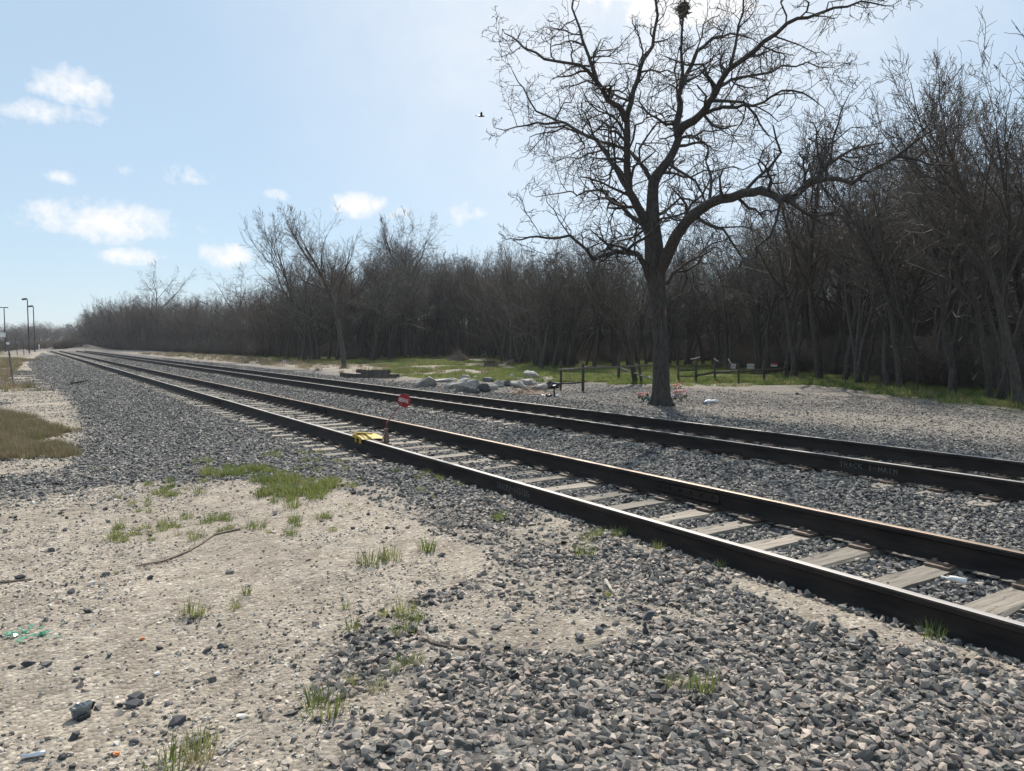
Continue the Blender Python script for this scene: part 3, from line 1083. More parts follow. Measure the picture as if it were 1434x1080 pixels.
# ------------------------------------------------------------------ tree maker
def tubes_mesh(name, polys, mat, jig=None):
    """many tapering polylines [(pts, rads)] into one mesh; thick ones round, twigs three-sided"""
    groups = {}
    for pts, rads in polys:
        ns = 9 if rads[0] > .12 else (6 if rads[0] > .045 else (4 if rads[0] > .02 else 3))
        groups.setdefault((len(pts), ns), []).append((pts, rads))
    V, F = [], []
    base = 0
    for (n, ns), lst in groups.items():
        Pn = np.array([p for p, r in lst], float)
        R = np.array([r for p, r in lst], float)
        T = np.empty_like(Pn)
        T[:, 1:-1] = Pn[:, 2:] - Pn[:, :-2]; T[:, 0] = Pn[:, 1] - Pn[:, 0]; T[:, -1] = Pn[:, -1] - Pn[:, -2]
        T /= np.linalg.norm(T, axis=-1, keepdims=True) + 1e-9
        mean = T.mean(1)
        ax = np.argmin(np.abs(mean), axis=1)
        ref = np.zeros((len(lst), 1, 3)); ref[np.arange(len(lst)), 0, ax] = 1
        A = np.cross(T, ref); A /= np.linalg.norm(A, axis=-1, keepdims=True) + 1e-9
        B = np.cross(T, A)
        an = 2 * np.pi * np.arange(ns) / ns
        ring = Pn[:, :, None, :] + R[:, :, None, None] * (A[:, :, None, :] * np.cos(an)[None, None, :, None] + B[:, :, None, :] * np.sin(an)[None, None, :, None])
        m_ = len(lst)
        V.append(ring.reshape(-1, 3))
        q = np.arange(m_ * n * ns).reshape(m_, n, ns) + base
        a = q[:, :-1]; b_ = q[:, 1:]
        F.append(np.stack([a, np.roll(a, -1, 2), np.roll(b_, -1, 2), b_], -1).reshape(-1, 4))
        base += m_ * n * ns
    V = np.concatenate(V); F = np.concatenate(F)
    me_ = bpy.data.meshes.new(name)
    me_.vertices.add(len(V)); me_.vertices.foreach_set('co', V.ravel())
    me_.loops.add(F.size); me_.loops.foreach_set('vertex_index', F.ravel().astype(np.int32))
    me_.polygons.add(len(F)); me_.polygons.foreach_set('loop_start', np.arange(0, F.size, 4, dtype=np.int32))
    me_.polygons.foreach_set('use_smooth', np.ones(len(F), bool))
    me_.update(calc_edges=True)
    me_.materials.append(mat)
    return me_


def vnorm(x, y, z):
    l = sqrt(x * x + y * y + z * z) + 1e-9
    return x / l, y / l, z / l


def branch(r, out, p, d, L, r0, lvl, cf, tip=.35):
    n = cf['n'][lvl]
    wig = cf['wig'][lvl]; up = cf['up'][lvl]
    pts = [p]; rads = [r0]; dirs = [d]
    rmin = cf['rmin']
    te = tip if lvl < cf['max'] else .5
    for i in range(n):
        d = vnorm(d[0] + r.gauss(0, wig), d[1] + r.gauss(0, wig), d[2] + r.gauss(0, wig) * .8 + up)
        s = L / n * r.uniform(.8, 1.2)
        p = (p[0] + d[0] * s, p[1] + d[1] * s, p[2] + d[2] * s)
        pts.append(p); dirs.append(d)
        rads.append(max(rmin * .6, r0 * (1 - (1 - te) * (i + 1) / n)))
    out[min(lvl, 3)].append((pts, rads))
    if lvl < cf['max']:
        kids(r, out, pts, rads, dirs, L, lvl, cf)


def kids(r, out, pts, rads, dirs, L, lvl, cf, lo=None, nc=None):
    nc = cf['kids'][lvl] if nc is None else nc
    nc = max(1, int(nc * r.uniform(.75, 1.25) + .5))
    lo = cf['lo'][lvl] if lo is None else lo
    n = len(pts) - 1
    for k in range(nc):
        t = lo + (1 - lo) * (k + r.random()) / nc
        if k == nc - 1: t = 1.0
        f = t * n
        i = min(n - 1, int(f)); u = f - i
        p = tuple(pts[i][q] * (1 - u) + pts[i + 1][q] * u for q in range(3))
        rr_ = rads[i] * (1 - u) + rads[i + 1] * u
        d = dirs[min(i + 1, n)]
        ang = radians(r.uniform(*cf['ang'][lvl]))
        if t == 1.0: ang *= .5
        # random perpendicular
        rx, ry, rz = r.gauss(0, 1), r.gauss(0, 1), r.gauss(0, 1)
        dt = rx * d[0] + ry * d[1] + rz * d[2]
        a = vnorm(rx - d[0] * dt, ry - d[1] * dt, rz - d[2] * dt)
        c, s = cos(ang), sin(ang)
        cd = (d[0] * c + a[0] * s, d[1] * c + a[1] * s, d[2] * c + a[2] * s)
        L2 = L * cf['len'][lvl] * (1.2 - .55 * t) * r.uniform(.6, 1.25)
        branch(r, out, p, cd, L2, max(cf['rmin'], min(rr_ * .8, rr_ * r.uniform(.5, .75))), lvl + 1, cf)


# ------------------------------------------------------------------ the big bare tree by the track
BT = P(925, 560, 22.0)
BZ = tz(BT.x, BT.y)
BIGD = 22.0
# name: (points as seen (px, py, depth offset m), radius in px at start, radius at end)
LIMBS = [
    ([(914, 264, 0), (922, 243, .05), (936, 225, .1), (950, 196, .2), (952, 156, .2), (950, 134, .3), (961, 105, .6), (976, 72, .9), (997, 54, 1.1), (1023, 47, 1.2), (1052, 54, 1.2)], 12, 2),
    ([(912, 332, 0), (903, 312, 0), (893, 290, -.2), (881, 268, -.4), (878, 235, -.6), (878, 203, -.8), (878, 163, -1.0), (887, 127, -1.1), (896, 98, -1.2), (914, 65, -1.3), (921, 22, -1.5), (916, -30, -1.6)], 11.5, 3),
    ([(886, 276, -.35), (872, 254, -.4), (862, 235, -.3), (849, 212, .1), (838, 197, .5), (805, 181, 1.0), (780, 169, 1.4), (751, 156, 1.8), (733, 123, 2.1), (718, 100, 2.3)], 7, 1.6),
    ([(785, 171, 1.3), (751, 172, 1.2), (722, 178, 1.0), (696, 180, .7)], 3, 1.3),
    ([(876, 168, -1.0), (868, 150, -1.3), (852, 141, -1.6), (843, 124, -1.8), (834, 112, -2.0), (822, 98, -2.2), (812, 91, -2.3), (762, 83, -2.5), (735, 68, -2.6), (725, 58, -2.6), (707, 47, -2.7)], 7, 1.6),
    ([(835, 113, -2.0), (829, 92, -1.8), (825, 80, -1.7), (812, 40, -1.3), (801, 11, -1.0), (803, -30, -.8)], 5, 2),
    ([(914, 258, 0), (909, 248, .1), (892, 223, .7), (874, 208, 1.3), (849, 201, 1.9), (820, 189, 2.5), (790, 178, 3.0), (765, 186, 3.4), (742, 192, 3.6)], 6.5, 1.6),
    ([(953, 132, .3), (956, 100, -.2), (954, 73, -.5), (957, 22, -1.0), (962, -20, -1.2)], 4.5, 2),
    ([(949, 188, .2), (964, 173, -.2), (979, 163, -.5), (990, 150, -.7), (997, 138, -.9), (1008, 116, -1.2), (1041, 83, -1.8), (1070, 58, -2.2), (1102, 33, -2.6), (1131, 25, -2.9), (1168, 11, -3.3), (1205, 2, -3.6), (1238, 8, -3.8)], 10, 1.6),
    ([(999, 130, -.9), (1010, 120, -.4), (1023, 112, .1), (1059, 105, .8), (1095, 92, 1.4), (1131, 87, 1.9), (1160, 95, 2.2)], 5, 1.6),
    ([(988, 158, -.6), (1000, 153, -.8), (1012, 150, -1.1), (1041, 147, -1.7), (1070, 143, -2.2), (1095, 127, -2.6), (1124, 130, -3), (1146, 145, -3.2)], 5, 1.6),
    ([(1022, 96, -1.6), (1030, 64, -1.8), (1034, 36, -1.9), (1041, 0, -2.1), (1046, -35, -2.2)], 3.6, 1.6),
    ([(921, 392, 0), (930, 368, -.25), (939, 348, -.6), (950, 326, -1.0), (962, 310, -1.3), (976, 297, -1.6), (1008, 279, -2.2), (1041, 270, -2.8), (1066, 266, -3.2), (1081, 272, -3.4), (1092, 281, -3.6), (1112, 274, -3.8), (1127, 262, -4.0), (1157, 251, -4.3), (1194, 257, -4.6),
      (1212, 242, -4.8), (1257, 218, -5.1), (1290, 192, -5.4), (1306, 182, -5.5)], 15, 1.6),
    ([(1120, 267, -3.9), (1145, 248, -3.6), (1169, 224, -3.2), (1194, 209, -2.8), (1236, 200, -2.3)], 6, 2),
    ([(1255, 219, -5.1), (1275, 222, -5.3), (1297, 229, -5.5), (1330, 232, -5.8)], 3, 1.3),
    ([(1163, 228, -3.3), (1166, 200, -3.2), (1168, 190, -3.1), (1176, 160, -3.0), (1190, 130, -2.9)], 3, 1.3),
    ([(914, 396, 0), (905, 378, -.15), (899, 366, -.3), (892, 355, -.5), (880, 351, -.8), (863, 352, -1.1), (845, 358, -1.4), (830, 363, -1.7), (816, 345, -2.0), (798, 330, -2.3), (769, 334, -2.7), (742, 332, -3.0), (718, 336, -3.3)], 8, 1.8),
    ([(912, 312, 0), (904, 321, .1), (892, 330, .5), (870, 337, .9), (848, 350, 1.3), (832, 362, 1.6)], 4, 2),
    ([(913, 326, 0), (903, 318, 0), (890, 307, .3), (878, 297, .5), (868, 286, .7), (860, 279, .9), (849, 276, 1.2), (852, 268, 1.4), (842, 266, 1.7), (820, 268, 2.2), (808, 274, 2.5), (798, 268, 2.8), (775, 272, 3.3), (751, 276, 3.8)], 6, 1.5),
    ([(914, 304, .0), (921, 301, .1), (930, 298, .3), (939, 290, .6), (965, 279, 1.1), (986, 283, 1.6), (1003, 272, 2), (1030, 262, 2.5)], 4.5, 1.5),
    ([(914, 312, 0), (922, 309, -.1), (938, 305, -.4), (958, 309, -.8), (990, 308, -1.3), (1005, 325, -1.6)], 3.5, 1.3),
    ([(924, 408, 0), (936, 395, .15), (950, 378, .4), (958, 370, .7), (968, 363, 1.0), (983, 352, 1.4), (997, 341, 1.8), (1023, 330, 2.3)], 6, 1.8),
    ([(920, 246, .0), (930, 242, .2), (945, 243, .6), (968, 248, 1.1), (1000, 240, 1.8), (1040, 238, 2.5), (1080, 225, 3.0)], 3.6, 1.3),
    ([(950, 200, .2), (962, 190, .9), (985, 183, 1.6), (1010, 182, 2.2), (1040, 192, 2.9)], 3.6, 1.3),
    ([(878, 215, -.7), (890, 175, -1.6), (905, 165, -2.0), (935, 155, -2.6)], 3, 1.2),
    ([(894, 102, -1.2), (912, 98, -1.6), (935, 98, -2.0), (950, 104, -2.5)], 2.6, 1.2),
]
big = empty('big_bare_tree', (BT.x, BT.y, BZ))
tag(big, 'large spreading bare tree with thick dark trunk beside the farther track', 'tree')
off = Vector((BT.x, BT.y, BZ))
br = random.Random(21)
trunk_px = [(926, 566, 0, 17), (926, 552, 0, 13.5), (926, 530, 0, 11.8), (926, 480, 0, 10.6), (923, 430, 0, 10.4), (920, 402, 0, 12.2), (917, 374, 0, 14.5), (916, 345, 0, 13), (914, 322, 0, 11.5), (914, 300, 0, 9.5), (914, 275, 0, 8), (915, 256, 0, 7.4), (918, 244, 0, 4.2)]
tp, tr_ = [], []
for (px, py, dz, rp) in trunk_px:
    v = P(px, py, BIGD + dz) - off
    tp.append(tuple(v)); tr_.append(rp * BIGD / FPX)
tp[0] = (tp[0][0], tp[0][1], -.25)
tr_ = [q * 1.0 for q in tr_]
BIG = [[(tp, tr_)], [], [], []]
cfB = dict(n=[6, 6, 5, 4, 3], wig=[.2, .28, .42, .48, .5], up=[.02, .06, .05, .04, .03], kids=[0, 5, 6, 4], lo=[.2, .18, .15, .2], ang=[(30, 70), (30, 75), (30, 70), (25, 65)], len=[.5, .55, .55, .6], rmin=.008, max=4)
# root flare
for k in range(7):
    a = 2 * pi * k / 7 + br.uniform(-.3, .3)
    c_, s_ = cos(a), sin(a)
    BIG[0].append(([(c_ * .13, s_ * .13, .6), (c_ * .20, s_ * .20, .25), (c_ * .29, s_ * .29, .06), (c_ * .5, s_ * .5, -.14)], [.08, .11, .10, .04]))
for pts_, r0, r1 in LIMBS:
    v = []
    for i, (px, py, dz) in enumerate(pts_):
        q = P(px, py, BIGD + dz) - off
        v.append(q)
    # refine: small kinks between the given points
    vv = [v[0]]
    for a, b_ in zip(v[:-1], v[1:]):
        L = (b_ - a).length
        mid_ = (a + b_) / 2 + Vector((br.gauss(0, 1), br.gauss(0, 1), br.gauss(0, 1))) * L * .055
        vv += [mid_, b_]
    n = len(vv)
    r0, r1 = r0 * .66, max(.6, r1 * .45)
    rd = [(r0 + (r1 - r0) * (i / (n - 1)) ** .8) * BIGD / FPX for i in range(n)]
    pts3 = [tuple(q) for q in vv]
    BIG[1].append((pts3, rd))
    dirs = [tuple((vv[min(i + 1, n - 1)] - vv[max(i - 1, 0)]).normalized()) for i in range(n)]
    L = sum((b_ - a).length for a, b_ in zip(vv[:-1], vv[1:]))
    cf = dict(cfB)
    nk = max(5, int(L * 2.8))
    cf['len'] = [.0, .0, .55, .55, .6]
    # first children of a limb: 0.8 to 2.6 m
    lo = .18
    for k in range(nk):
        t = lo + (1 - lo) * (k + br.random()) / nk
        if k == nk - 1: t = 1.0
        f = t * (n - 1); i = min(n - 2, int(f)); u = f - i
        p = tuple(pts3[i][q] * (1 - u) + pts3[i + 1][q] * u for q in range(3))
        rr_ = rd[i] * (1 - u) + rd[i + 1] * u
        d = dirs[i]
        rx, ry, rz = br.gauss(0, 1), br.gauss(0, 1), br.gauss(0, 1) + .35
        dt = rx * d[0] + ry * d[1] + rz * d[2]
        a = vnorm(rx - d[0] * dt, ry - d[1] * dt, rz - d[2] * dt)
        ang = radians(br.uniform(35, 80)) * (.4 if t == 1.0 else 1)
        c_, s_ = cos(ang), sin(ang)
        cd = (d[0] * c_ + a[0] * s_, d[1] * c_ + a[1] * s_, d[2] * c_ + a[2] * s_)
        branch(br, BIG, p, cd, br.uniform(.6, 1.75) * (.66 + .75 * (1 - t)) * min(1.25, .6 + L / 9), max(.012, min(.05, rr_ * br.uniform(.4, .72))), 2, cf)
for nm, polys, mt in (('trunk', BIG[0], M['bark_big']), ('limbs', BIG[1], M['bark_big']), ('crown', BIG[2] + BIG[3], M['twig_grey'])):
    pass
link(bpy.data.objects.new('trunk', tubes_mesh('trunk', BIG[0], M['bark_big'])), big)
for lp in BIG[1]:
    link(bpy.data.objects.new('limb', tubes_mesh('limb', [lp], M['bark_big'])), big)
link(bpy.data.objects.new('crown', tubes_mesh('crown', BIG[2] + BIG[3], M['twig_big'])), big)

# leaf nest high in the crown
nb = P(957, 14, 21.0)
mb = MB()
nr = random.Random(3)
for k in range(260):
    v = Vector((nr.gauss(0, 1), nr.gauss(0, 1), nr.gauss(0, 1))).normalized() * nr.uniform(.05, .19)
    v.z *= 1.15
    d = Vector((nr.gauss(0, 1), nr.gauss(0, 1), nr.gauss(0, 1))).normalized() * nr.uniform(.05, .13)
    s_ = d.cross(Vector((nr.gauss(0, 1), nr.gauss(0, 1), nr.gauss(0, 1)))).normalized() * .03
    mb.add([v - d, v + s_, v + d, v - s_], [(0, 1, 2, 3)])
o = mb.build('leaf_nest', M['brushpile']); o.location = nb
tag(o, 'dark clump of dead leaves, a nest high in the big tree at the sky glare', 'nest')

# ------------------------------------------------------------------ the wood
def wood_variant(seed, H, kind):
    r = random.Random(seed)
    out = [[], [], [], []]
    cf = dict(n=[7, 5, 4, 3, 3], wig=[.07, .13, .2, .24, .28], up=[.03, .13, .12, .09, .07], kids=[10, 6, 6, 4], lo=[.36, .2, .15, .15],
              ang=[(18, 48), (20, 50), (22, 55), (22, 55)], len=[.46, .52, .52, .55], rmin=.0075, max=4)
    stems = [(0, 0)]
    if kind == 'multi':
        stems = [(r.uniform(-.4, .4), r.uniform(-.4, .4)) for _ in range(4)]
    if kind == 'thin':
        cf['kids'] = [9, 5, 4, 3]; cf['len'] = [.3, .5, .5, .55]; cf['lo'] = [.42, .2, .2, .2]
    if kind == 'spread':
        cf['ang'] = [(32, 66), (28, 64), (25, 64), (25, 60)]; cf['up'] = [.02, .06, .06, .04, .03]; cf['wig'] = [.1, .18, .25, .28, .3]; cf['lo'] = [.30, .2, .2, .2]; cf['len'] = [.56, .55, .5, .55]
    if kind == 'low':
        cf['lo'] = [.14, .15, .2, .2]; cf['ang'] = [(35, 75), (30, 70), (25, 60), (25, 60)]; cf['up'] = [.02, .05, .05, .04, .03]; cf['kids'] = [12, 6, 5, 3]
    for (sx, sy) in stems:
        lean = .10 if kind != 'multi' else .2
        d = vnorm(r.gauss(0, lean) + sx * .35, r.gauss(0, lean) + sy * .35, 1)
        rad = {'multi': .10, 'thin': .065}.get(kind, .145) * H / 10 * r.uniform(.85, 1.15)
        c2 = dict(cf)
        if kind == 'multi': c2['kids'] = [7, 5, 4, 3]
        branch(r, out, (sx, sy, -.15), d, H * (.82 if kind != 'multi' else .8), rad, 0, c2, tip=.22)
    # normalise the height
    top = max(p[2] for lv in out for pts, _ in lv for p in pts)
    k = H / top
    for lv in range(4):
        out[lv] = [([(p[0], p[1], p[2] * k) for p in pts], rads) for pts, rads in out[lv]]
    tm = tubes_mesh('trunk', out[0] + out[1], M['bark'])
    cm = tubes_mesh('crown', out[2] + out[3], {'low': M['twig_red'], 'spread': M['twig_grey']}.get(kind, M['twig'] if seed % 2 else M['twig_red']))
    return tm, cm


KINDS = ['single', 'multi', 'spread', 'spread', 'single', 'low', 'multi', 'spread', 'thin', 'spread']
VARS = [wood_variant(500 + i, 10.0, k) + (k,) for i, k in enumerate(KINDS)]


def shrub_variant(seed, H, mat, n=60, sp=.9):
    r = random.Random(seed)
    out = [[], [], [], []]
    cf = dict(n=[4, 4, 3, 3, 3], wig=[.15, .2, .28, .3, .3], up=[.04, .05, .04, .03, .02], kids=[5, 4, 3, 2], lo=[.2, .2, .2, .2], ang=[(20, 60)] * 4, len=[.55, .55, .5, .5], rmin=.007, max=3)
    for k in range(n):
        a = r.uniform(0, 2 * pi); q = r.uniform(.1, .9) * sp
        d = vnorm(cos(a) * q, sin(a) * q, r.uniform(.5, 1.1))
        branch(r, out, (cos(a) * q * .5, sin(a) * q * .5, -.05), d, H * r.uniform(.5, .95), .016 * H / 2.5, 0, cf)
    return tubes_mesh('brush', out[0] + out[1] + out[2] + out[3], mat)


SHRUBS = [shrub_variant(800, 2.6, M['twig']), shrub_variant(801, 2.2, M['twig_red'], 46), shrub_variant(802, 1.6, M['brushpile'], 50), shrub_variant(803, 2.8, M['twig_grey'], 50)]
SKY_LINE = [(60, 440), (110, 436), (130, 428), (165, 408), (260, 410), (350, 402), (395, 372), (430, 345), (470, 325), (560, 315), (620, 322), (680, 330), (740, 318), (800, 318), (900, 325), (1000, 318),
            (1050, 305), (1100, 235), (1150, 178), (1200, 165), (1272, 150), (1330, 110), (1434, 72), (1700, 20)]
SLX = np.array([a for a, b in SKY_LINE]); SLY = np.array([b for a, b in SKY_LINE])

wood_pts = []           # (x, y, D, px, height)
wr = random.Random(77)


def free(x, y, dmin):
    for q in wood_pts:
        if (q[0] - x) ** 2 + (q[1] - y) ** 2 < dmin * dmin:
            return False
    return True


def add_tree(x, y, D, px, h, **kw):
    wood_pts.append((x, y, D, px, h, kw))


# trees that can be picked out, by where their foot and their top stand in the photograph
NAMED = [
    (428, 505, 292, 0, 'bare leaning tree with forked stem left of the tall straight one', 'leaning'),
    (482, 516, 268, 0, 'tall straight bare tree with a thick trunk behind the old sleepers', 'straight'),
    (545, 504, 290, 3, 'broad bare tree with fanned crown just right of the sleeper stack', None),
    (568, 503, 282, 0, 'tall bare tree with rounded crown in the middle of the treeline', None),
    (612, 500, 305, 7, 'bare tree with dense rounded crown behind the boulders', None),
    (336, 497, 368, 3, 'crooked bare tree with twisted upper limbs on the left skyline', None),
    (206, 491, 362, 3, 'thin lone tree rising highest above the left end of the wood', None),
    (758, 519, 345, 4, 'dark bare trunk left of the pole gate, left one of a pair', None),
    (774, 519, 350, 0, 'dark bare trunk left of the pole gate, right one of a pair', None),
    (701, 508, 350, 5, 'low bare tree with a curved trunk behind the boulder row', None),
    (893, 537, 330, 1, 'pale clump of stems directly left of the big trunk', None),
    (1112, 531, 235, 4, 'bare tree right beside the last post of the wire fence', None),
    (1148, 533, 175, 0, 'tall dark trunk right of the wire fence', None),
    (1182, 537, 180, 3, 'spreading bare tree two trunks left of the dark shed', None),
    (1206, 540, 165, 1, 'reddish based clump of stems left of the dark shed', None),
    (1246, 545, 190, 7, 'trunk close against the left side of the dark shed', None),
    (1262, 546, 150, 0, 'leaning dark trunk in front of the dark shed', None),
    (1308, 546, 140, 6, 'many stemmed bare tree between the dark shed and the stump post', None),
    (1358, 548, 115, 4, 'dark trunk right of the stump post by the gravel lot', None),
    (1395, 563, 75, 1, 'large many stemmed clump at the edge of the gravel lot', None),
    (1428, 571, 45, 0, 'dark bare trunk cut by the right edge of the picture', None),
]
for (px, py, top, vi, lab, sp_) in NAMED:
    p = GT(px, py)
    D = float(np.array(p) @ FH)
    h = CAMZ + (481 - top) * D / FPX - p.z
    add_tree(p.x, p.y, D, px, h, vi=vi, label=lab)
# the rest
tries = 0
while tries < 30000 and len(wood_pts) < 580:
    tries += 1
    px = wr.uniform(120, 1640)
    zf = float(zfront(px))
    D = zf + 1.0 + 46 * wr.random() ** 1.35
    X = (px - W0 / 2) / FPX * D
    x, y = float(FH[0] * D + RT[0] * X), float(FH[1] * D + RT[1] * X)
    if x < (16.5 + (2 if y < 60 else 0) if y < 120 else 13.6): continue
    if wr.random() > min(1, D / 75): continue
    depth = D - zf
    if 1250 < px < 1306 and D < 37: continue
    if px > 380 and wr.random() < (.55 if depth < 9 else .25): continue
    if not free(x, y, 1.9 if depth < 12 else 2.9): continue
    top = float(np.interp(px, SLX, SLY))
    hs = CAMZ + (481 - top) * min(D, zf + 12) / FPX
    h = min(15.5 if px < 900 else 13.8, max(4.5, hs * (wr.uniform(.74, 1.04) if px < 1050 else wr.uniform(.84, 1.06))))
    add_tree(x, y, D, px, h)
named = [q for q in wood_pts if q[5]]
rest = sorted([q for q in wood_pts if not q[5]], key=lambda q: q[2] - float(zfront(q[3])))
front, deep = rest[:230], rest[230:]


def place_tree(q, label, group):
    x, y, D, px, h, kw = q
    vi = kw.get('vi', wr.randrange(len(VARS)))
    tm, cm, kd = VARS[vi]
    o = empty('bare_tree', (x, y, tz(x, y) - .03), wr.uniform(0, 2 * pi))
    s = h / 10.0
    w = s * wr.uniform(.8, 1.1)
    o.scale = (w, w, s)
    tag(o, label, 'tree', group)
    link(bpy.data.objects.new('trunk', tm), o)
    link(bpy.data.objects.new('crown', cm), o)
    return o


for q in named:
    place_tree(q, q[5]['label'], 'bare trees at the front of the wood')
KW = {'single': 'single stemmed', 'multi': 'many stemmed', 'thin': 'slender', 'spread': 'wide crowned', 'low': 'low branching'}
WHERE = [(180, 'at the very left end of the wood'), (240, 'beside the lone tall tree on the left skyline'), (300, 'left of the crooked skyline tree'), (370, 'around the crooked skyline tree'),
         (450, 'around the leaning forked tree'), (510, 'behind the old sleepers'), (580, 'behind the round derail sign'), (640, 'behind the pale slanted slab'), (720, 'behind the large grey boulder'),
         (780, 'left of the pole gate'), (860, 'behind the pole gate'), (950, 'behind the big trunk'), (1010, 'behind the left end of the wire fence'), (1110, 'behind the white signs on the fence'),
         (1200, 'left of the dark shed'), (1300, 'around the dark shed'), (1380, 'behind the stump post'), (5000, 'at the right end of the wood')]
bins = {}
for q in front:
    q[5]['vi'] = wr.choice([0, 1, 2, 3, 4, 5, 6, 7, 8, 9] if q[3] < 380 else [0, 1, 2, 3, 4, 6, 7, 8, 9, 0, 4])
    w_ = next(t_ for lim, t_ in WHERE if q[3] < lim)
    bins.setdefault((w_, KW[VARS[q[5]['vi']][2]]), []).append(q)
for (w_, kd_), lst in bins.items():
    lst.sort(key=lambda q: q[2])
    n_ = len(lst)
    for i, q in enumerate(lst):
        if n_ == 1: a_ = ''
        elif n_ == 2: a_ = ('nearer ', 'farther ')[i]
        elif n_ == 3: a_ = ('nearest ', 'middle ', 'farthest ')[i]
        else:
            a_ = ('nearest ' if i == 0 else 'farthest ' if i == n_ - 1 else '%s nearest ' % ['', 'second', 'third', 'fourth', 'fifth', 'sixth', 'seventh', 'eighth', 'ninth', 'tenth', 'eleventh', 'twelfth', 'thirteenth', 'fourteenth', 'fifteenth', 'sixteenth', 'seventeenth'][min(i, 16)])
        place_tree(q, '%s%s bare tree %s' % (a_, kd_, w_), 'bare trees of the wood')
# the deep part of the wood reads as one mass
cw = bpy.data.collections.new('deep_trees')
for i, (tm, cm, kd) in enumerate(VARS):
    jm = bpy.data.meshes.new('deep_tree')
    bm = bmesh.new(); bm.from_mesh(tm)
    nf = len(bm.faces)
    bm.from_mesh(cm)
    bm.faces.ensure_lookup_table()
    for f in bm.faces[nf:]:
        f.material_index = 1
    bm.to_mesh(jm); bm.free()
    jm.materials.append(tm.materials[0]); jm.materials.append(cm.materials[0])
    cw.objects.link(bpy.data.objects.new('deep_tree_%02d' % i, jm))
nD = len(deep)
pt = np.array([(q[0], q[1], tz(q[0], q[1]) - .05) for q in deep])
sc = np.array([(q[4] / 10 * .95, q[4] / 10 * .95, q[4] / 10) for q in deep])
ro = np.stack([np.zeros(nD), np.zeros(nD), NP.uniform(0, 6.28, nD)], -1)
scatter('woods', pt, ro, sc, NP.integers(0, len(VARS), nD), cw)

# brush at the foot of the wood
cs = proto_coll('brush_clump', SHRUBS)
bx, by, bs = [], [], []
for k in range(9000):
    px = wr.uniform(60, 1640)
    zf = float(zfront(px))
    D = zf + wr.uniform(-1.0 if px < 380 else 4, 42)
    X = (px - W0 / 2) / FPX * D
    x, y = float(FH[0] * D + RT[0] * X), float(FH[1] * D + RT[1] * X)
    if x < 14.5 or wr.random() > min(1, D / 90): continue
    p_ = .5 if px < 370 else (.03 if D - zf < 18 and px < 1000 else .13 if D - zf < 18 else .24)
    if wr.random() > p_: continue
    bx.append(x); by.append(y); bs.append(wr.uniform(.45, 1.0) * (1.15 if px < 370 else 1.0))
    if len(bx) > 760: break
# far treeline to the horizon
fx, fy, fs = [], [], []
for k in range(1500):      # thicket at the back of the wood
    px = wr.uniform(110, 1640)
    D = float(zfront(px)) + wr.uniform(30, 70)
    X = (px - W0 / 2) / FPX * D
    bx.append(float(FH[0] * D + RT[0] * X)); by.append(float(FH[1] * D + RT[1] * X)); bs.append(wr.uniform(1.3, 2.5))
nB = len(bx); bx = np.array(bx); by = np.array(by); bs = np.array(bs)
scatter('undergrowth', np.stack([bx, by, terrain(bx, by) - .05], -1), np.stack([np.zeros(nB), np.zeros(nB), NP.uniform(0, 6.28, nB)], -1),
        np.stack([bs * 1.2, bs * 1.2, bs], -1), NP.integers(0, 4, nB), cs)

for k in range(900):
    px = wr.uniform(-420, 1750)
    if px > 200 and wr.random() < .3: continue
    D = wr.uniform(330, 460)
    X = (px - W0 / 2) / FPX * D
    fx.append(FH[0] * D + RT[0] * X); fy.append(FH[1] * D + RT[1] * X)
    fs.append(wr.uniform(.85, 1.3))
fx, fy, fs = np.array(fx), np.array(fy), np.array(fs)
nF = len(fx)
scatter('far_treeline', np.stack([fx, fy, terrain(fx, fy)], -1), np.stack([np.zeros(nF), np.zeros(nF), NP.uniform(0, 6.28, nF)], -1),
        np.stack([fs * 2.0, fs * 2.0, fs], -1), NP.choice([1, 5, 6, 9], nF), cw)
lx, ly, ls = [], [], []
for k in range(520):
    px = wr.uniform(-300, 118)
    D = wr.uniform(72, 300)
    X = (px - W0 / 2) / FPX * D
    x, y = FH[0] * D + RT[0] * X, FH[1] * D + RT[1] * X
    if x > -5 and y < 200: continue
    lx.append(x); ly.append(y); ls.append(wr.uniform(.5, 1.1))
lx, ly, ls = np.array(lx), np.array(ly), np.array(ls); nL = len(lx)
scatter('left_brush', np.stack([lx, ly, terrain(lx, ly) - .1], -1), np.stack([np.zeros(nL), np.zeros(nL), NP.uniform(0, 6.28, nL)], -1),
        np.stack([ls * 1.6, ls * 1.6, ls], -1), NP.integers(0, 4, nL), cs)
for px, D, h, lab in ((14, 118, 5.4, 'small bare tree behind the leaning signpost at the left edge'), (24, 122, 5.0, 'bare sapling just right of the lamp pole at the left edge'), (33, 128, 4.6, 'low bare tree left of the two tall lamp poles')):
    v = P(px, 481, D)
    q = (v.x, v.y, D, px, h, {'vi': 3})
    place_tree(q, lab, 'small trees at the left edge')

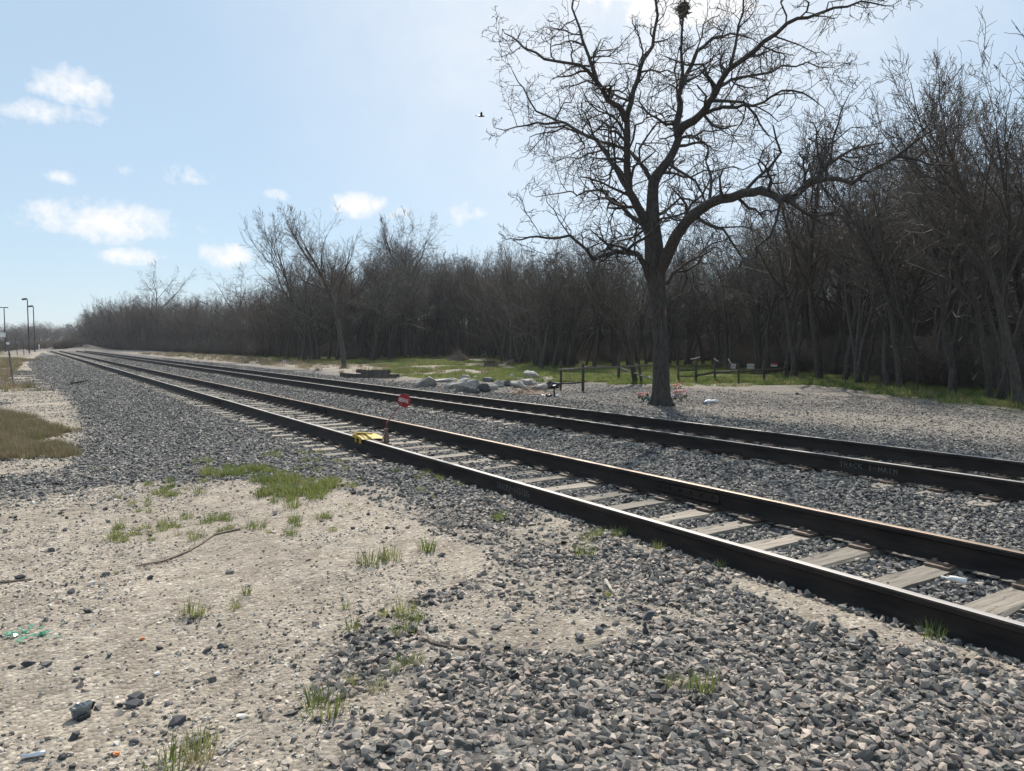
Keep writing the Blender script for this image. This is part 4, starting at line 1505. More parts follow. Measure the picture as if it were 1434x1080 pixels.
# ------------------------------------------------------------------ grass
def tuft_mesh(name, seed, n, h, spread, mat, w=.006, droop=.5):
    r = random.Random(seed)
    v, f = [], []
    for k in range(n):
        a = r.uniform(0, 2 * pi); q = spread * sqrt(r.random())
        bx_, by_ = cos(a) * q, sin(a) * q
        a2 = a + r.gauss(0, .7)
        L = h * r.uniform(.45, 1.0)
        lean = r.uniform(.1, .75)
        dx, dy = cos(a2), sin(a2)
        px_, py_ = -dy, dx
        pts = []
        for i in range(4):
            t = i / 3
            out_ = L * lean * t * (.35 + droop * t)
            pts.append((bx_ + dx * out_, by_ + dy * out_, -.01 + L * t * (1 - .30 * lean * t)))
        k0 = len(v)
        for i in range(3):
            ww = w * (1 - .25 * i) * r.uniform(.8, 1.2)
            v += [(pts[i][0] + px_ * ww, pts[i][1] + py_ * ww, pts[i][2]), (pts[i][0] - px_ * ww, pts[i][1] - py_ * ww, pts[i][2])]
        v.append(pts[3])
        f += [(k0, k0 + 1, k0 + 3, k0 + 2), (k0 + 2, k0 + 3, k0 + 5, k0 + 4), (k0 + 4, k0 + 5, k0 + 6)]
    me_ = bpy.data.meshes.new(name)
    me_.from_pydata(v, [], f); me_.update(); me_.materials.append(mat)
    return me_


TUFT = [tuft_mesh('grass_tuft', 900 + i, 44 + 10 * i, .16, .06 + .018 * i, M['blade'], .0035) for i in range(4)]
C_TUFT = proto_coll('grass_tuft_kind', TUFT)
C_WOODG = proto_coll('wood_grass', [tuft_mesh('wood_grass', 920 + i, 40, .24, .25, M['blade_wood'], .012) for i in range(4)])
C_DRY = proto_coll('dry_grass', [tuft_mesh('dry_grass', 940 + i, 44, .26, .16, M['blade_dry'], .005) for i in range(4)])


def grass(name, x, y, smin, smax, coll, zoff=0.0):
    n = len(x)
    s = NP.uniform(smin, smax, n)
    return scatter(name, np.stack([x, y, terrain(x, y) + zoff], -1), np.stack([NP.normal(0, .08, n), NP.normal(0, .08, n), NP.uniform(0, 6.28, n)], -1),
                   np.stack([s, s, s * NP.uniform(.8, 1.2, n)], -1), NP.integers(0, 4, n), coll)


# green strip between dirt and ballast
x = NP.uniform(-3, 4.3, 60000); y = NP.uniform(4, 16, 60000)
ok = inpoly(x + (fbm(x, y, 1.5, 2, 61) - .5) * .6, y + (fbm(x, y, 1.5, 2, 63) - .5) * 1.2, TUFTPATCH) & (fbm(x, y, 2.4, 3, 65) > .50) & (NP.random(len(x)) < .13)
grass('grass_strip', x[ok], y[ok], .5, 1.05, C_TUFT)
# sparse weeds through the gravel near the rail
x = NP.uniform(.5, 4.2, 16000); y = NP.uniform(3, 12, 16000)
ok = (fbm(x, y, 1.6, 3, 67) > .60) & (NP.random(len(x)) < .035)
grass('sparse_weeds', x[ok], y[ok], .3, .8, C_TUFT)
# dry grass bank on the left
x = NP.uniform(-16, 1, 40000); y = NP.uniform(8, 26, 40000)
ok = NP.random(len(x)) < .8 * grass_mask(x, y) * (x < 1)
grass('dry_grass_bank', x[ok], y[ok], .45, 1.0, C_DRY)
x = NP.uniform(-60, 3, 60000); y = NP.uniform(24, 110, 60000)
px, py, D = proj(x, y)
ok = (px > -150) & (NP.random(len(x)) < .6 * grass_mask(x, y)) & (x < 2)
grass('left_verge_grass', x[ok], y[ok], .9, 1.9, C_DRY)
# grass on the floor of the wood and the clearing
x = NP.uniform(15, 75, 420000); y = NP.uniform(-10, 160, 420000)
px, py, D = proj(x, y)
gmask = grass_mask(x, y)
ok = (px > -40) & (px < W0 + 120) & (D > 14) & (D < 130) & (NP.random(len(x)) < gmask * .42 * np.clip(40 / D, .4, 1)) & (fbm(x, y, .25, 3, 69) > .42)
grass('wood_floor_grass', x[ok], y[ok], .6, 1.35, C_WOODG)
# dry stalks along the front of the wood, left half
x = NP.uniform(13, 24, 26000); y = NP.uniform(38, 150, 26000)
px, py, D = proj(x, y)
ok = (x > 15.5 + 2.5 * fbm(x, y, .2, 2, 72)) & (NP.random(len(x)) < .025) & (px > 60)
grass('trackside_dry_grass', x[ok], y[ok], 1.0, 2.6, C_DRY)

# single tufts that can be pointed out
TUFTS = [(520, 789, 30, 'grass tuft on bare dirt, left one of three in a row'), (546, 782, 26, 'grass tuft on bare dirt, middle one of three in a row'), (598, 771, 30, 'bushy grass tuft at the edge of dirt and ballast'),
         (455, 996, 46, 'straggly grass tuft on pebbly dirt with one tall blade'), (980, 968, 48, 'bright green grass tuft alone in the foreground gravel'),
         (345, 832, 18, 'small grass tuft alone in the middle of the dirt'), (1306, 893, 32, 'grass tuft of long blades at the foot of the near rail'), (1088, 812, 28, 'thin grass blades against the near rail, left of the tall tuft'),
         (795, 724, 22, 'grass blades standing against the near rail beside a sleeper end'), (735, 690, 16, 'short grass under the chalk lettering on the near rail'),
         (865, 752, 20, 'small grass tuft in the sand beside the near rail'), (922, 770, 18, 'thin grass tuft touching the near rail'), (240, 1074, 44, 'grass tuft at the bottom edge, left one of two'),
         (280, 1068, 44, 'grass tuft at the bottom edge, right one of two'), (410, 712, 24, 'round grass clump at the near end of the green strip'), (820, 778, 24, 'leafy weed patch in the gravel near the rail'),
         (700, 728, 20, 'grass tuft among sleeper ends left of the near rail'), (1225, 862, 18, 'tiny grass sprout under the near rail'), (485, 852, 16, 'tiny grass sprig on the dirt'), (1010, 795, 16, 'faint grass sprig in gravel by the rail'),
         (850, 835, 15, 'small weed beside the white twig'), (530, 965, 22, 'low weed among scattered foreground stones'), (940, 962, 26, 'small grass tuft just left of the bright green one')]
tr2 = random.Random(9)
for (px, py, hp, lab) in TUFTS:
    p = GT(px, py)
    D = float(np.array(p) @ FH)
    o = link(bpy.data.objects.new('grass_tuft', TUFT[tr2.randrange(4)]))
    s = hp * D / FPX / .15
    o.location = p
    o.scale = (s, s, s); o.rotation_euler = (0, 0, tr2.uniform(0, 6.28))
    tag(o, lab, 'grass tuft', 'single grass tufts')

# ------------------------------------------------------------------ loose stones lying on the dirt
STONES = [(8, 746, 12), (92, 743, 11), (73, 772, 12), (100, 831, 13), (93, 820, 9), (126, 819, 15), (28, 810, 14), (21, 726, 8), (26, 709, 9), (117, 730, 7), (151, 732, 9), (148, 714, 9), (210, 751, 9), (148, 807, 14), (211, 810, 13),
          (65, 868, 12), (153, 919, 13), (223, 909, 12), (310, 907, 14), (123, 858, 14), (65, 933, 18), (40, 932, 18), (16, 935, 11), (109, 937, 11), (186, 989, 27), (190, 978, 22), (210, 984, 18), (235, 988, 12), (168, 989, 13), (249, 1014, 24),
          (336, 1005, 20), (188, 1041, 16), (105, 1034, 17), (88, 1062, 17), (494, 741, 9), (516, 721, 8), (552, 741, 8), (580, 884, 23), (586, 817, 12), (604, 829, 12), (622, 828, 11), (607, 836, 12), (644, 838, 14), (597, 872, 12), (610, 881, 12),
          (535, 856, 12), (551, 857, 9), (649, 900, 16), (655, 909, 14), (490, 893, 20), (501, 902, 14), (514, 903, 12), (385, 721, 12), (618, 779, 12), (839, 886, 19), (907, 866, 21), (803, 856, 13), (710, 908, 17), (748, 886, 13), (770, 899, 11),
          (720, 855, 12), (768, 841, 10), (812, 895, 24), (490, 1045, 26), (548, 1055, 22), (445, 1010, 16), (545, 905, 16)]
SLAB = {24: 'largest dark stone of the small stone heap on the near dirt', 25: 'flat stone lying at the back of the small stone heap on the near dirt', 29: 'dark flat stone right of the small stone heap at the lower left', 30: 'pale topped cube shaped stone right of the small stone heap',
        37: 'large dark green grey stone lying at the end of a crooked twig', 54: 'dark rounded stone alone on sand in front of the ballast', 55: 'dark blocky stone at the edge of the foreground ballast', 59: 'small pink stone on the sand', 61: 'small white stone on the sand',
        62: 'wide flat stone on the sand at the edge of the gravel', 3: 'dark square stone alone on the far left dirt', 63: 'flat pinkish stone among foreground pebbles'}
RM = [rock_mesh('stone', 400 + i, 14, .7, M['stone_dark'], .3) for i in range(6)]
RMP = [rock_mesh('stone', 420 + i, 14, .6, M['pebble'], .3) for i in range(2)]
rs = random.Random(17)
stone_bins = {}
STONE_MARKS = [(40, 890, 'near the broken green glass'), (200, 985, 'by the near stone heap'), (114, 1003, 'beside the crushed cup'), (270, 770, 'near the long dry stick'), (20, 815, 'near the straight left stick'),
               (580, 884, 'near the green grey stone'), (512, 880, 'near the short brown twig'), (853, 824, 'near the white twig'), (455, 990, 'near the straggly grass tuft'), (345, 830, 'near the lone mid dirt tuft'),
               (525, 786, 'near the three tufts in a row'), (40, 720, 'close to the left dry grass'), (47, 1062, 'near the silver can'), (410, 712, 'near the round grass clump'), (620, 820, 'below the bushy tuft')]
for i, (px, py, wpx) in enumerate(STONES):
    p = GT(px, py)
    D = float(np.array(p) @ FH)
    pale = i in (5, 59, 61, 63, 30)
    o = link(bpy.data.objects.new('stone', rs.choice(RMP if pale else RM)))
    s = wpx * D / FPX / 2.0
    o.scale = (s * 1.05, s * rs.uniform(.75, 1.0), s * rs.uniform(.75, 1.0))
    o.location = (p.x, p.y, p.z + s * .28)
    o.rotation_euler = (rs.gauss(0, .3), rs.gauss(0, .3), rs.uniform(0, 6.28))
    if i in SLAB:
        tag(o, SLAB[i], 'stone', 'loose stones on the dirt')
    else:
        lm = min(STONE_MARKS, key=lambda q: (q[0] - px) ** 2 + 2 * (q[1] - py) ** 2)[2]
        sz = 'tiny' if wpx < 11 else 'small' if wpx < 16 else 'larger'
        stone_bins.setdefault((sz, lm), []).append((px, py, o))
ORD = ['first', 'second', 'third', 'fourth', 'fifth', 'sixth', 'seventh', 'eighth', 'ninth', 'tenth']
for (sz, lm), lst in stone_bins.items():
    lst.sort(key=lambda q: (q[0], q[1]))
    for k, (px, py, o) in enumerate(lst):
        a_ = '' if len(lst) == 1 else ', %s of %d from the left' % (ORD[k], len(lst))
        tag(o, '%s dark stone %s%s' % (sz, lm, a_), 'stone', 'loose stones on the dirt')

# ------------------------------------------------------------------ sticks and litter on the dirt
def stick(name, pxs, r0, r1, mat, label, lift=.008, seed=0):
    r = random.Random(seed)
    pts = []
    for (px, py) in pxs:
        p = GT(px, py); p.z += lift
        pts.append(p)
    fine_ = [pts[0]]
    for a, b_ in zip(pts[:-1], pts[1:]):
        L = (b_ - a).length
        fine_ += [(a + b_) / 2 + Vector((r.gauss(0, .03), r.gauss(0, .03), abs(r.gauss(0, .01)))) * L, b_]
    for q in fine_:
        q.z = tz(q.x, q.y) + lift
    n = len(fine_)
    o0 = fine_[0].copy()
    mb = MB(); mb.tube([q - o0 for q in fine_], [r0 + (r1 - r0) * i / (n - 1) for i in range(n)], 5)
    o = mb.build(name, mat)
    o.location = o0
    return tag(o, label, 'stick', 'sticks on the ground')


stick('stick', [(336, 742), (300, 750), (262, 774), (225, 788), (190, 794)], .012, .005, M['stick'], 'long thin dry stick lying across the middle dirt', seed=1)
stick('stick', [(-8, 817), (14, 816), (44, 813)], .010, .006, M['stick'], 'straight dark stick at the left edge on the dirt', seed=2)
stick('stick', [(498, 874), (512, 880), (528, 887)], .006, .004, M['stick'], 'short brown twig on the dirt among pebbles', seed=3)
stick('stick', [(586, 888), (606, 902), (622, 906), (648, 910), (664, 912)], .011, .006, M['stick'], 'crooked twig starting at the green grey stone', seed=4)
stick('stick', [(848, 816), (853, 824), (862, 834)], .012, .007, M['stickpale'], 'short bleached white twig on the gravel', .02, seed=5)
stick('stick', [(1042, 800), (1075, 815), (1100, 830)], .012, .008, M['stick'], 'grey stick lying along the near rail in the gravel', .012, seed=6)
stick('stick', [(318, 1055), (336, 1040), (352, 1030)], .007, .004, M['stickpale'], 'pale dry stalk at the bottom among pebbles', .02, seed=7)
p0, p1 = GT(101, 539), GT(121, 535)
mb = MB(); mb.box((0, 0, 0), ((p1 - p0).length, .14, .08))
o = mb.build('dark_plank', M['gatewood']); o.location = (p0 + p1) / 2 + Vector((0, 0, .07)); o.rotation_euler = (0, -.05, atan2(p1.y - p0.y, p1.x - p0.x))
tag(o, 'short dark plank lying on the left ballast shoulder', 'plank')

# green broken glass
gr_ = random.Random(31)
for (cx_, cy_, n, lab) in ((20, 888, 26, 'left cluster of broken green glass on the dirt'), (56, 890, 18, 'right cluster of broken green glass on the dirt')):
    c = GT(cx_, cy_)
    mb = MB()
    for k in range(n):
        a = gr_.uniform(0, 6.28); q = abs(gr_.gauss(0, .07))
        v = Vector((cos(a) * q * 1.5, sin(a) * q, gr_.uniform(.004, .02)))
        rt_ = Matrix.Rotation(gr_.uniform(0, 6.28), 3, 'Z') @ Matrix.Rotation(gr_.gauss(0, .4), 3, 'X')
        s = gr_.uniform(.006, .022)
        tri = [Vector((-s, -s * .5, 0)), Vector((s, -s * .4, 0)), Vector((s * gr_.uniform(-.4, .6), s, 0))]
        vs = [rt_ @ w_ + v for w_ in tri] + [rt_ @ (w_ + Vector((0, 0, .003))) + v for w_ in tri]
        mb.add(vs, [(0, 2, 1), (3, 4, 5), (0, 1, 4, 3), (1, 2, 5, 4), (2, 0, 3, 5)])
    o = mb.build('broken_glass', M['glass']); o.location = c
    tag(o, lab, 'broken glass', kind='stuff')
# squashed clear plastic cup
c = GT(114, 1003)
mb = MB()
ringn = 14
prev = None
for (rr_, zz, sq) in ((.030, .0, 1), (.036, .035, .9), (.042, .055, .8), (.034, .060, .85), (.02, .056, 1), (.008, .062, 1)):
    ring = [Vector((cos(2 * pi * k / ringn) * rr_ * 1.35, sin(2 * pi * k / ringn) * rr_ * sq, zz + .004 * sin(k * 2.1))) for k in range(ringn)]
    k0 = len(mb.v); mb.v += [tuple(q) for q in ring]
    if prev is not None:
        for k in range(ringn):
            mb.f.append((prev + k, prev + (k + 1) % ringn, k0 + (k + 1) % ringn, k0 + k)); mb.m.append(0)
    prev = k0
mb.f.append(tuple(prev + k for k in range(ringn))); mb.m.append(0)
cup = empty('crushed_cup', c, .4)
tag(cup, 'crushed grey plastic cup lying on the near dirt at the lower left', 'cup')
mb.build('cup_body', M['clear'], cup)
mb = MB(); mb.box((.055, .02, .03), (.03, .02, .035), Matrix.Rotation(.5, 3, 'Y')); mb.box((-.01, -.045, .012), (.06, .02, .02), Matrix.Rotation(.2, 3, 'Z'))
mb.build('torn_rim', M['blackplastic'], cup)
cup.scale = (.9, .9, .9)
# crumpled silver can
c = GT(47, 1062)
mb = MB(); mb.tube([(-.075, 0, .022), (-.07, 0, .024), (-.02, .006, .020), (.03, -.004, .023), (.07, .002, .022), (.075, .002, .022)], [.014, .022, .017, .021, .022, .014], 12)
can = empty('crumpled_can', c, -YAW + .45)
can.scale = (.56, .56, .56)
tag(can, 'crumpled silver can lying among pebbles in the lower left corner', 'can')
mb.build('can_body', M['tin'], can, True)
mb = MB(); mb.disc((.077, .002, .022), (1, 0, 0), .013, .003, 12); mb.build('can_lid', M['tin'], can)
# small orange scrap and white cap
for (px, py, nm, mt, lab) in ((199, 896, 'orange_scrap', 'orange', 'tiny orange scrap of plastic on the dirt'), (163, 1058, 'orange_scrap', 'orange', 'orange chip among pebbles at the bottom left'), (220, 945, 'white_scrap', 'white', 'tiny round white plastic scrap on the dirt')):
    c = GT(px, py)
    mb = MB(); mb.disc((0, 0, .006), (.2, .1, 1), .013, .007, 9); mb.disc((.004, 0, .011), (.2, .1, 1), .009, .004, 7)
    o = mb.build(nm, M[mt]); o.location = c
    tag(o, lab, 'litter')
# white bottle between the sleepers
c = G(1340, 818, -.02)
mb = MB(); mb.tube([(0, -.06, .03), (0, -.055, .03), (0, .02, .032), (0, .045, .03), (0, .055, .028), (0, .08, .028)], [.012, .022, .022, .02, .009, .009], 9)
bt = empty('white_bottle', c, .2)
tag(bt, 'small white bottle lying on ballast between two near sleepers', 'bottle')
mb.build('bottle_body', M['white'], bt, True)
mb = MB(); mb.tube([(0, .081, .028), (0, .1, .028)], .011, 9); mb.build('bottle_cap', M['white'], bt)

# ------------------------------------------------------------------ beyond the tracks: sleepers, boulders, gate, fence
def beam(name, c, L, w, h, rz, tilt, mat, label, cat, group, seed):
    r = random.Random(seed)
    mb = MB()
    n = 4
    for i in range(n):
        pass
    mb.box((0, 0, 0), (L, w, h), None, 0, .018, r)
    o = mb.build(name, mat)
    o.location = c; o.rotation_euler = (0, tilt, rz)
    return tag(o, label, cat, group)


sp = GT(516, 530)
ang = atan2(RT[1], RT[0])
for (dx, dd, z, L, rz, tl, lab) in ((-.75, .1, .13, 1.5, .25, .10, 'old sleeper in the stack beyond the tracks, left end with pale split top'), (.35, 0, .13, 2.3, -.05, 0, 'lowest long sleeper of the stack beyond the tracks'), (.55, .4, .12, 2.0, .04, 0, 'back sleeper on the ground in the stack beyond the tracks'),
                                    (.35, .15, .33, 1.5, .03, .0, 'topmost sleeper of the stack beyond the tracks'), (-.25, .35, .34, .9, .35, .12, 'short broken sleeper leaning on the stack')):
    c = sp + Vector(RT) * dx + Vector(FH) * dd + Vector((0, 0, z))
    beam('old_sleeper', c, L, .24, .2, ang + rz, tl, M['oldtie'], lab, 'old sleeper', 'stack of old sleepers', int(z * 1000 + dx * 10))

# pale concrete slab and boulders (px, py of the foot, width px, height px)
BOULD = [(597, 541, 38, 13, 'pale', 'long pale slanted slab left of the boulders'), (634, 545, 30, 11, 'pale', 'low pale hump shaped boulder right of the slanted slab'),
         (655, 549, 44, 24, 'grey', 'large grey boulder in the middle of the row'), (651, 536, 18, 16, 'grey', 'upright grey stone standing behind the large grey boulder'), (666, 552, 20, 12, 'dark', 'dark rock at the foot of the large grey boulder'),
         (676, 550, 26, 17, 'dark', 'dark brown boulder right of the large grey one'), (685, 546, 26, 15, 'grey', 'rounded grey brown boulder in the middle of the row'), (684, 535, 18, 10, 'dark', 'low dark stone behind the middle boulders'),
         (699, 542, 20, 12, 'pale', 'white topped boulder right of the middle ones'), (713, 541, 18, 11, 'dark', 'small dark pointed rock right of the white topped boulder'), (727, 543, 26, 11, 'pale', 'pale flat boulder under the tilted slab'),
         (741, 539, 22, 12, 'pale', 'pale rounded slab at the right of the boulder row'), (744, 530, 24, 13, 'pale', 'highest pale slab at the back right of the boulder row'), (757, 546, 24, 12, 'pale', 'pale arched root like stone at the right end of the row'),
         (716, 530, 10, 8, 'pale', 'tiny pale rock at the back of the row'), (645, 552, 9, 4, 'pale', 'tiny white chip in front of the boulders'), (620, 535, 34, 7, 'pale', 'flat pale slab behind the hump shaped boulder'), (666, 531, 8, 6, 'pale', 'small white rock behind the middle boulders')]
rb = random.Random(55)
for i, (px, py, wp, hp, col, lab) in enumerate(BOULD):
    p = GT(px, py)
    D = float(np.array(p) @ FH)
    me_ = rock_mesh('boulder', 700 + i, 26, 1.0, {'pale': M['concrete'], 'grey': M['boulder'], 'dark': M['stone_dark']}[col], .22)
    bm = bmesh.new(); bm.from_mesh(me_)
    bmesh.ops.subdivide_edges(bm, edges=bm.edges, cuts=1, use_grid_fill=True)
    for v in bm.verts: v.co += Vector((rb.gauss(0, .035), rb.gauss(0, .035), rb.gauss(0, .035)))
    bm.to_mesh(me_); bm.free()
    o = link(bpy.data.objects.new('boulder', me_))
    sx, sz = wp * D / FPX / 1.95, hp * D / FPX / 1.75
    o.scale = (sx, sx * .75, sz)
    o.location = (p.x, p.y, p.z + sz * .45)
    o.rotation_euler = (rb.gauss(0, .12), -.42 if i == 0 else rb.gauss(0, .15), ang + rb.gauss(0, .3))
    tag(o, lab, 'boulder', 'boulders beyond the tracks')


def mound(name, px, py, wp, hp, mat, label, seed, spikes=0, smat=None):
    p = GT(px, py)
    D = float(np.array(p) @ FH)
    R_ = wp * D / FPX / 2; Hh = hp * D / FPX
    r = random.Random(seed)
    v, f = [], []
    nr_, na_ = 7, 22
    v.append((0, 0, Hh))
    for i in range(1, nr_ + 1):
        for k in range(na_):
            t = i / nr_
            a = 2 * pi * k / na_
            q = R_ * t * (1 + .18 * sin(a * 3 + seed) * t)
            v.append((cos(a) * q, sin(a) * q * .7, Hh * (1 - t ** 1.6) * r.uniform(.75, 1.1) - (.1 if i == nr_ else 0)))
    for k in range(na_):
        f.append((0, 1 + k, 1 + (k + 1) % na_))
    for i in range(nr_ - 1):
        for k in range(na_):
            a, b_ = 1 + i * na_ + k, 1 + i * na_ + (k + 1) % na_
            f.append((a, a + na_, b_ + na_, b_))
    o = mesh_obj(name, v, f, mat)
    o.location = p; o.rotation_euler = (0, 0, ang)
    tag(o, label, 'mound')
    if spikes:
        out = []
        for k in range(spikes):
            a = r.uniform(0, 6.28); q = r.random() * R_ * .9
            s0_ = (cos(a) * q, sin(a) * q * .7, Hh * (1 - (q / R_) ** 1.6) - .05)
            d = vnorm(r.gauss(0, 1), r.gauss(0, 1), r.uniform(0, .7))
            L = r.uniform(.3, .9)
            out.append(([s0_, tuple(s0_[j] + d[j] * L * .5 + r.gauss(0, .05) for j in range(3)), tuple(s0_[j] + d[j] * L for j in range(3))], [.014, .011, .007]))
        ob = link(bpy.data.objects.new('dead_branches', tubes_mesh('dead_branches', out, smat or M['stick'])), o)
        tag(ob, kind='stuff')
    return o


mound('earth_mound', 742, 552, 70, 7, M['reddirt'], 'low reddish earth mound in front of the right boulders', 5, 30)
mound('brush_mound', 688, 516, 30, 10, M['brushpile'], 'brown brush heap in the clearing behind the boulders', 6, 160, M['brushpile'])
mound('brush_mound', 640, 507, 36, 14, M['brushpile'], 'dark brush heap at the foot of the wood left of the pinkish heap', 7, 160, M['brushpile'])
mound('rubble_heap', 681, 500, 20, 11, M['concrete'], 'pinkish pale rubble heap at the foot of the wood', 8, 20)
mound('rubble_heap', 722, 510, 34, 8, M['reddirt'], 'low reddish rubble heap beside the thin trunks', 9, 20)

# dumped black bag and scraps
for (px, py, wp, hp, nm, mt, lab, cat) in ((775, 545, 26, 13, 'rubbish_bag', 'blackplastic', 'black rubbish bag slumped against the left gate post', 'bag'), (768, 556, 16, 5, 'dark_rag', 'blackplastic', 'dark crumpled rag on the gravel in front of the gate', 'rag'),
                                           (780, 556, 14, 4, 'white_scrap', 'paper', 'white scrap of paper on the gravel in front of the gate', 'litter'), (760, 554, 12, 3, 'blue_scrap', 'blueprint', 'small pale blue scrap left of the dark rag', 'litter'),
                                           (996, 564, 22, 6, 'crumpled_paper', 'paper', 'crumpled white paper on the ground right of the big tree', 'litter'), (986, 566, 12, 5, 'wrapper', 'blueprint', 'bluish wrapper beside the crumpled white paper', 'litter'),
                                           (910, 533, 6, 9, 'white_jug', 'paper', 'white plastic scrap standing left of the big trunk', 'litter'), (1116, 553, 9, 4, 'dark_clod', 'stone_dark', 'small dark clod on the pale gravel lot', 'stone')):
    p = GT(px, py); D = float(np.array(p) @ FH)
    me_ = rock_mesh(nm, int(px), 22, 1.0, M[mt], .5)
    bm = bmesh.new(); bm.from_mesh(me_)
    bmesh.ops.subdivide_edges(bm, edges=bm.edges, cuts=1)
    for v in bm.verts: v.co += Vector((rb.gauss(0, .1), rb.gauss(0, .1), rb.gauss(0, .1)))
    bm.to_mesh(me_); bm.free()
    o = link(bpy.data.objects.new(nm, me_))
    o.scale = (wp * D / FPX / 2.2, wp * D / FPX / 2.8, hp * D / FPX / 1.8)
    o.location = (p.x, p.y, p.z + hp * D / FPX * .35); o.rotation_euler = (0, 0, ang)
    tag(o, lab, cat)
o = stick('broken_stake', [(775, 557), (777, 552)], .03, .02, M['gatewood'], 'short broken stake in front of the gate', .02)
bp_ = GT(776, 556)
mb = MB(); mb.tube([(0, 0, 0), (.03, 0, .12), (-.02, 0, .2), (.09, .02, .36)], [.03, .035, .025, .02], 6)
o2 = mb.build('dead_stump', M['gatewood']); o2.location = bp_
tag(o2, 'small crooked dead stem standing in front of the left gate post', 'stump')
bpy.data.objects.remove(o)


def post(mb, px, pyf, pyt, rpx, D=None, z0=None, n=8):
    p = GT(px, pyf)
    D = float(np.array(p) @ FH)
    top = P(px, pyt, D)
    r = rpx * D / FPX
    return p, top, r, D


# pole gate
gate = empty('pole_gate', GT(785, 546))
g0 = gate.location.copy()
tag(gate, 'rough dark pole gate with two posts left of the big tree', 'gate')
posts = {}
for (px, pf, pt_, rp, lab) in ((785, 546, 506, 1.7, 'tall left post'), (816, 548, 509, 2.2, None), (866, 533, 500, 2.3, None)):
    p, top, r, D = post(None, px, pf, pt_, rp)
    p.z -= .1
    mb = MB(); mb.tube([p - g0, (p + top) / 2 - g0 + Vector((.02, 0, 0)), top - g0], [r, r * .95, r * .85], 7)
    mb.build('post', M['gatewood'], gate)
    posts[px] = D
def railbar(a, b_, r, nm, par, o0, mat, n=6):
    mid_ = (a + b_) / 2 + Vector((0, 0, -.02))
    mb = MB(); mb.tube([a - o0, mid_ - o0, b_ - o0], [r, r, r * .9], n)
    return mb.build(nm, mat, par)


dA, dB, dC = posts[785], posts[816], posts[866]
railbar(P(783, 518, dA - .1), P(822, 514.5, dB - .1), .045, 'rail', gate, g0, M['polewood'])
railbar(P(814, 516, dB - .12), P(918, 510.5, dC - 4), .04, 'rail', gate, g0, M['polewood'])
railbar(P(784, 537, dA - .1), P(816, 535.5, dB - .1), .035, 'rail', gate, g0, M['gatewood'])
railbar(P(868, 515, dC), P(925, 535, dC - 8), .035, 'brace', gate, g0, M['gatewood'])
for py in (524, 530):
    railbar(P(785, py, dA), P(816, py, dB), .006, 'wire', gate, g0, M['wire'], 4)

# wire mesh panel between the gate and the big tree (thin upright stalks and wires)
# fence right of the big tree
fence = empty('wire_fence', GT(975, 537))
f0 = fence.location.copy()
tag(fence, 'dark post and rail fence with wires and small white signs right of the big tree', 'fence')
FP = [(950, 537, 513, 1.6), (974.5, 536, 501, 1.9), (1001, 535, 503, 1.6), (1034.5, 537, 511, 1.4), (1070, 536, 505, 1.8), (1101, 533, 507, 3.2)]
fd = []
for (px, pf, pt_, rp) in FP:
    p, top, r, D = post(None, px, pf, pt_, rp)
    lean = RNG.gauss(0, .04)
    p.z -= .1
    mb = MB(); mb.tube([p - g0 + g0 - f0, (p + top) / 2 - f0 + Vector((lean / 2, 0, 0)), top - f0 + Vector((lean, 0, 0))], [r, r * .95, r * .9], 7)
    mb.build('post', M['gatewood'], fence); fd.append(D)
def fbar(i, pya, j, pyb, r, mat='gatewood', nm='rail'):
    railbar(P(FP[i][0], pya, fd[i] - .05), P(FP[j][0], pyb, fd[j] - .05), r, nm, fence, f0, M[mat])
fbar(0, 518, 1, 518, .05); fbar(1, 526, 2, 521, .06); fbar(2, 521, 3, 519.5, .055); fbar(3, 520.5, 4, 517.5, .065); fbar(4, 518, 5, 516, .06); fbar(0, 527, 1, 527, .03)
for py in (508, 512, 527, 533):
    for i in range(5):
        fbar(i, py + i * .2, i + 1, py + i * .2 + .2, .008, 'wire', 'wire')
for i, (px, py, w, h, mt) in enumerate(((1027, 513, 7, 7, 'sign'), (1051, 513, 10, 7, 'sign'), (1084, 511, 9, 5, 'sign'))):
    D = 35.5
    c = P(px, py, D)
    mb = MB(); mb.box((0, 0, 0), (w * D / FPX, .02, h * D / FPX))
    o = mb.build('sign_plate', M[mt], fence); o.location = c - f0; o.rotation_euler = (0, RNG.gauss(0, .1), ang)
    if i == 2:
        mb = MB(); mb.box((0, -.013, .06), (w * D / FPX * .96, .005, .1)); mb.build('red_band', M['red'], o)
for (pxa, pya, pxb, pyb) in ((967, 503, 980, 500), (1000, 502, 1006, 506), (1020, 503, 1026, 512)):
    railbar(P(pxa, pya, 35.4), P(pxb, pyb, 35.4),   .026, 'broken_branch', fence, f0, M['stickpale'])
# fence line on into the right
fence2 = empty('stake_fence', GT(1290, 552)); f2 = fence2.location.copy()
tag(fence2, 'thin stakes with sagging wires at the foot of the right wood', 'fence')
F2 = [(1184, 541, 508), (1233, 546, 512), (1285, 552, 512), (1343, 548, 522), (1410, 566, 505)]
d2 = []
for (px, pf, pt_) in F2:
    p, top, r, D = post(None, px, pf, pt_, .8)
    mb = MB(); mb.tube([p - f2 - Vector((0, 0, .1)), top - f2], .022, 5); mb.build('stake', M['wire'], fence2); d2.append(D)
for a in range(4):
    for k in range(4):
        za = P(F2[a][0], F2[a][1] - 6 - k * 7, d2[a]); zb = P(F2[a + 1][0], F2[a + 1][1] - 6 - k * 7, d2[a + 1])
        railbar(za, zb, .0035, 'wire', fence2, f2, M['wire'], 4)
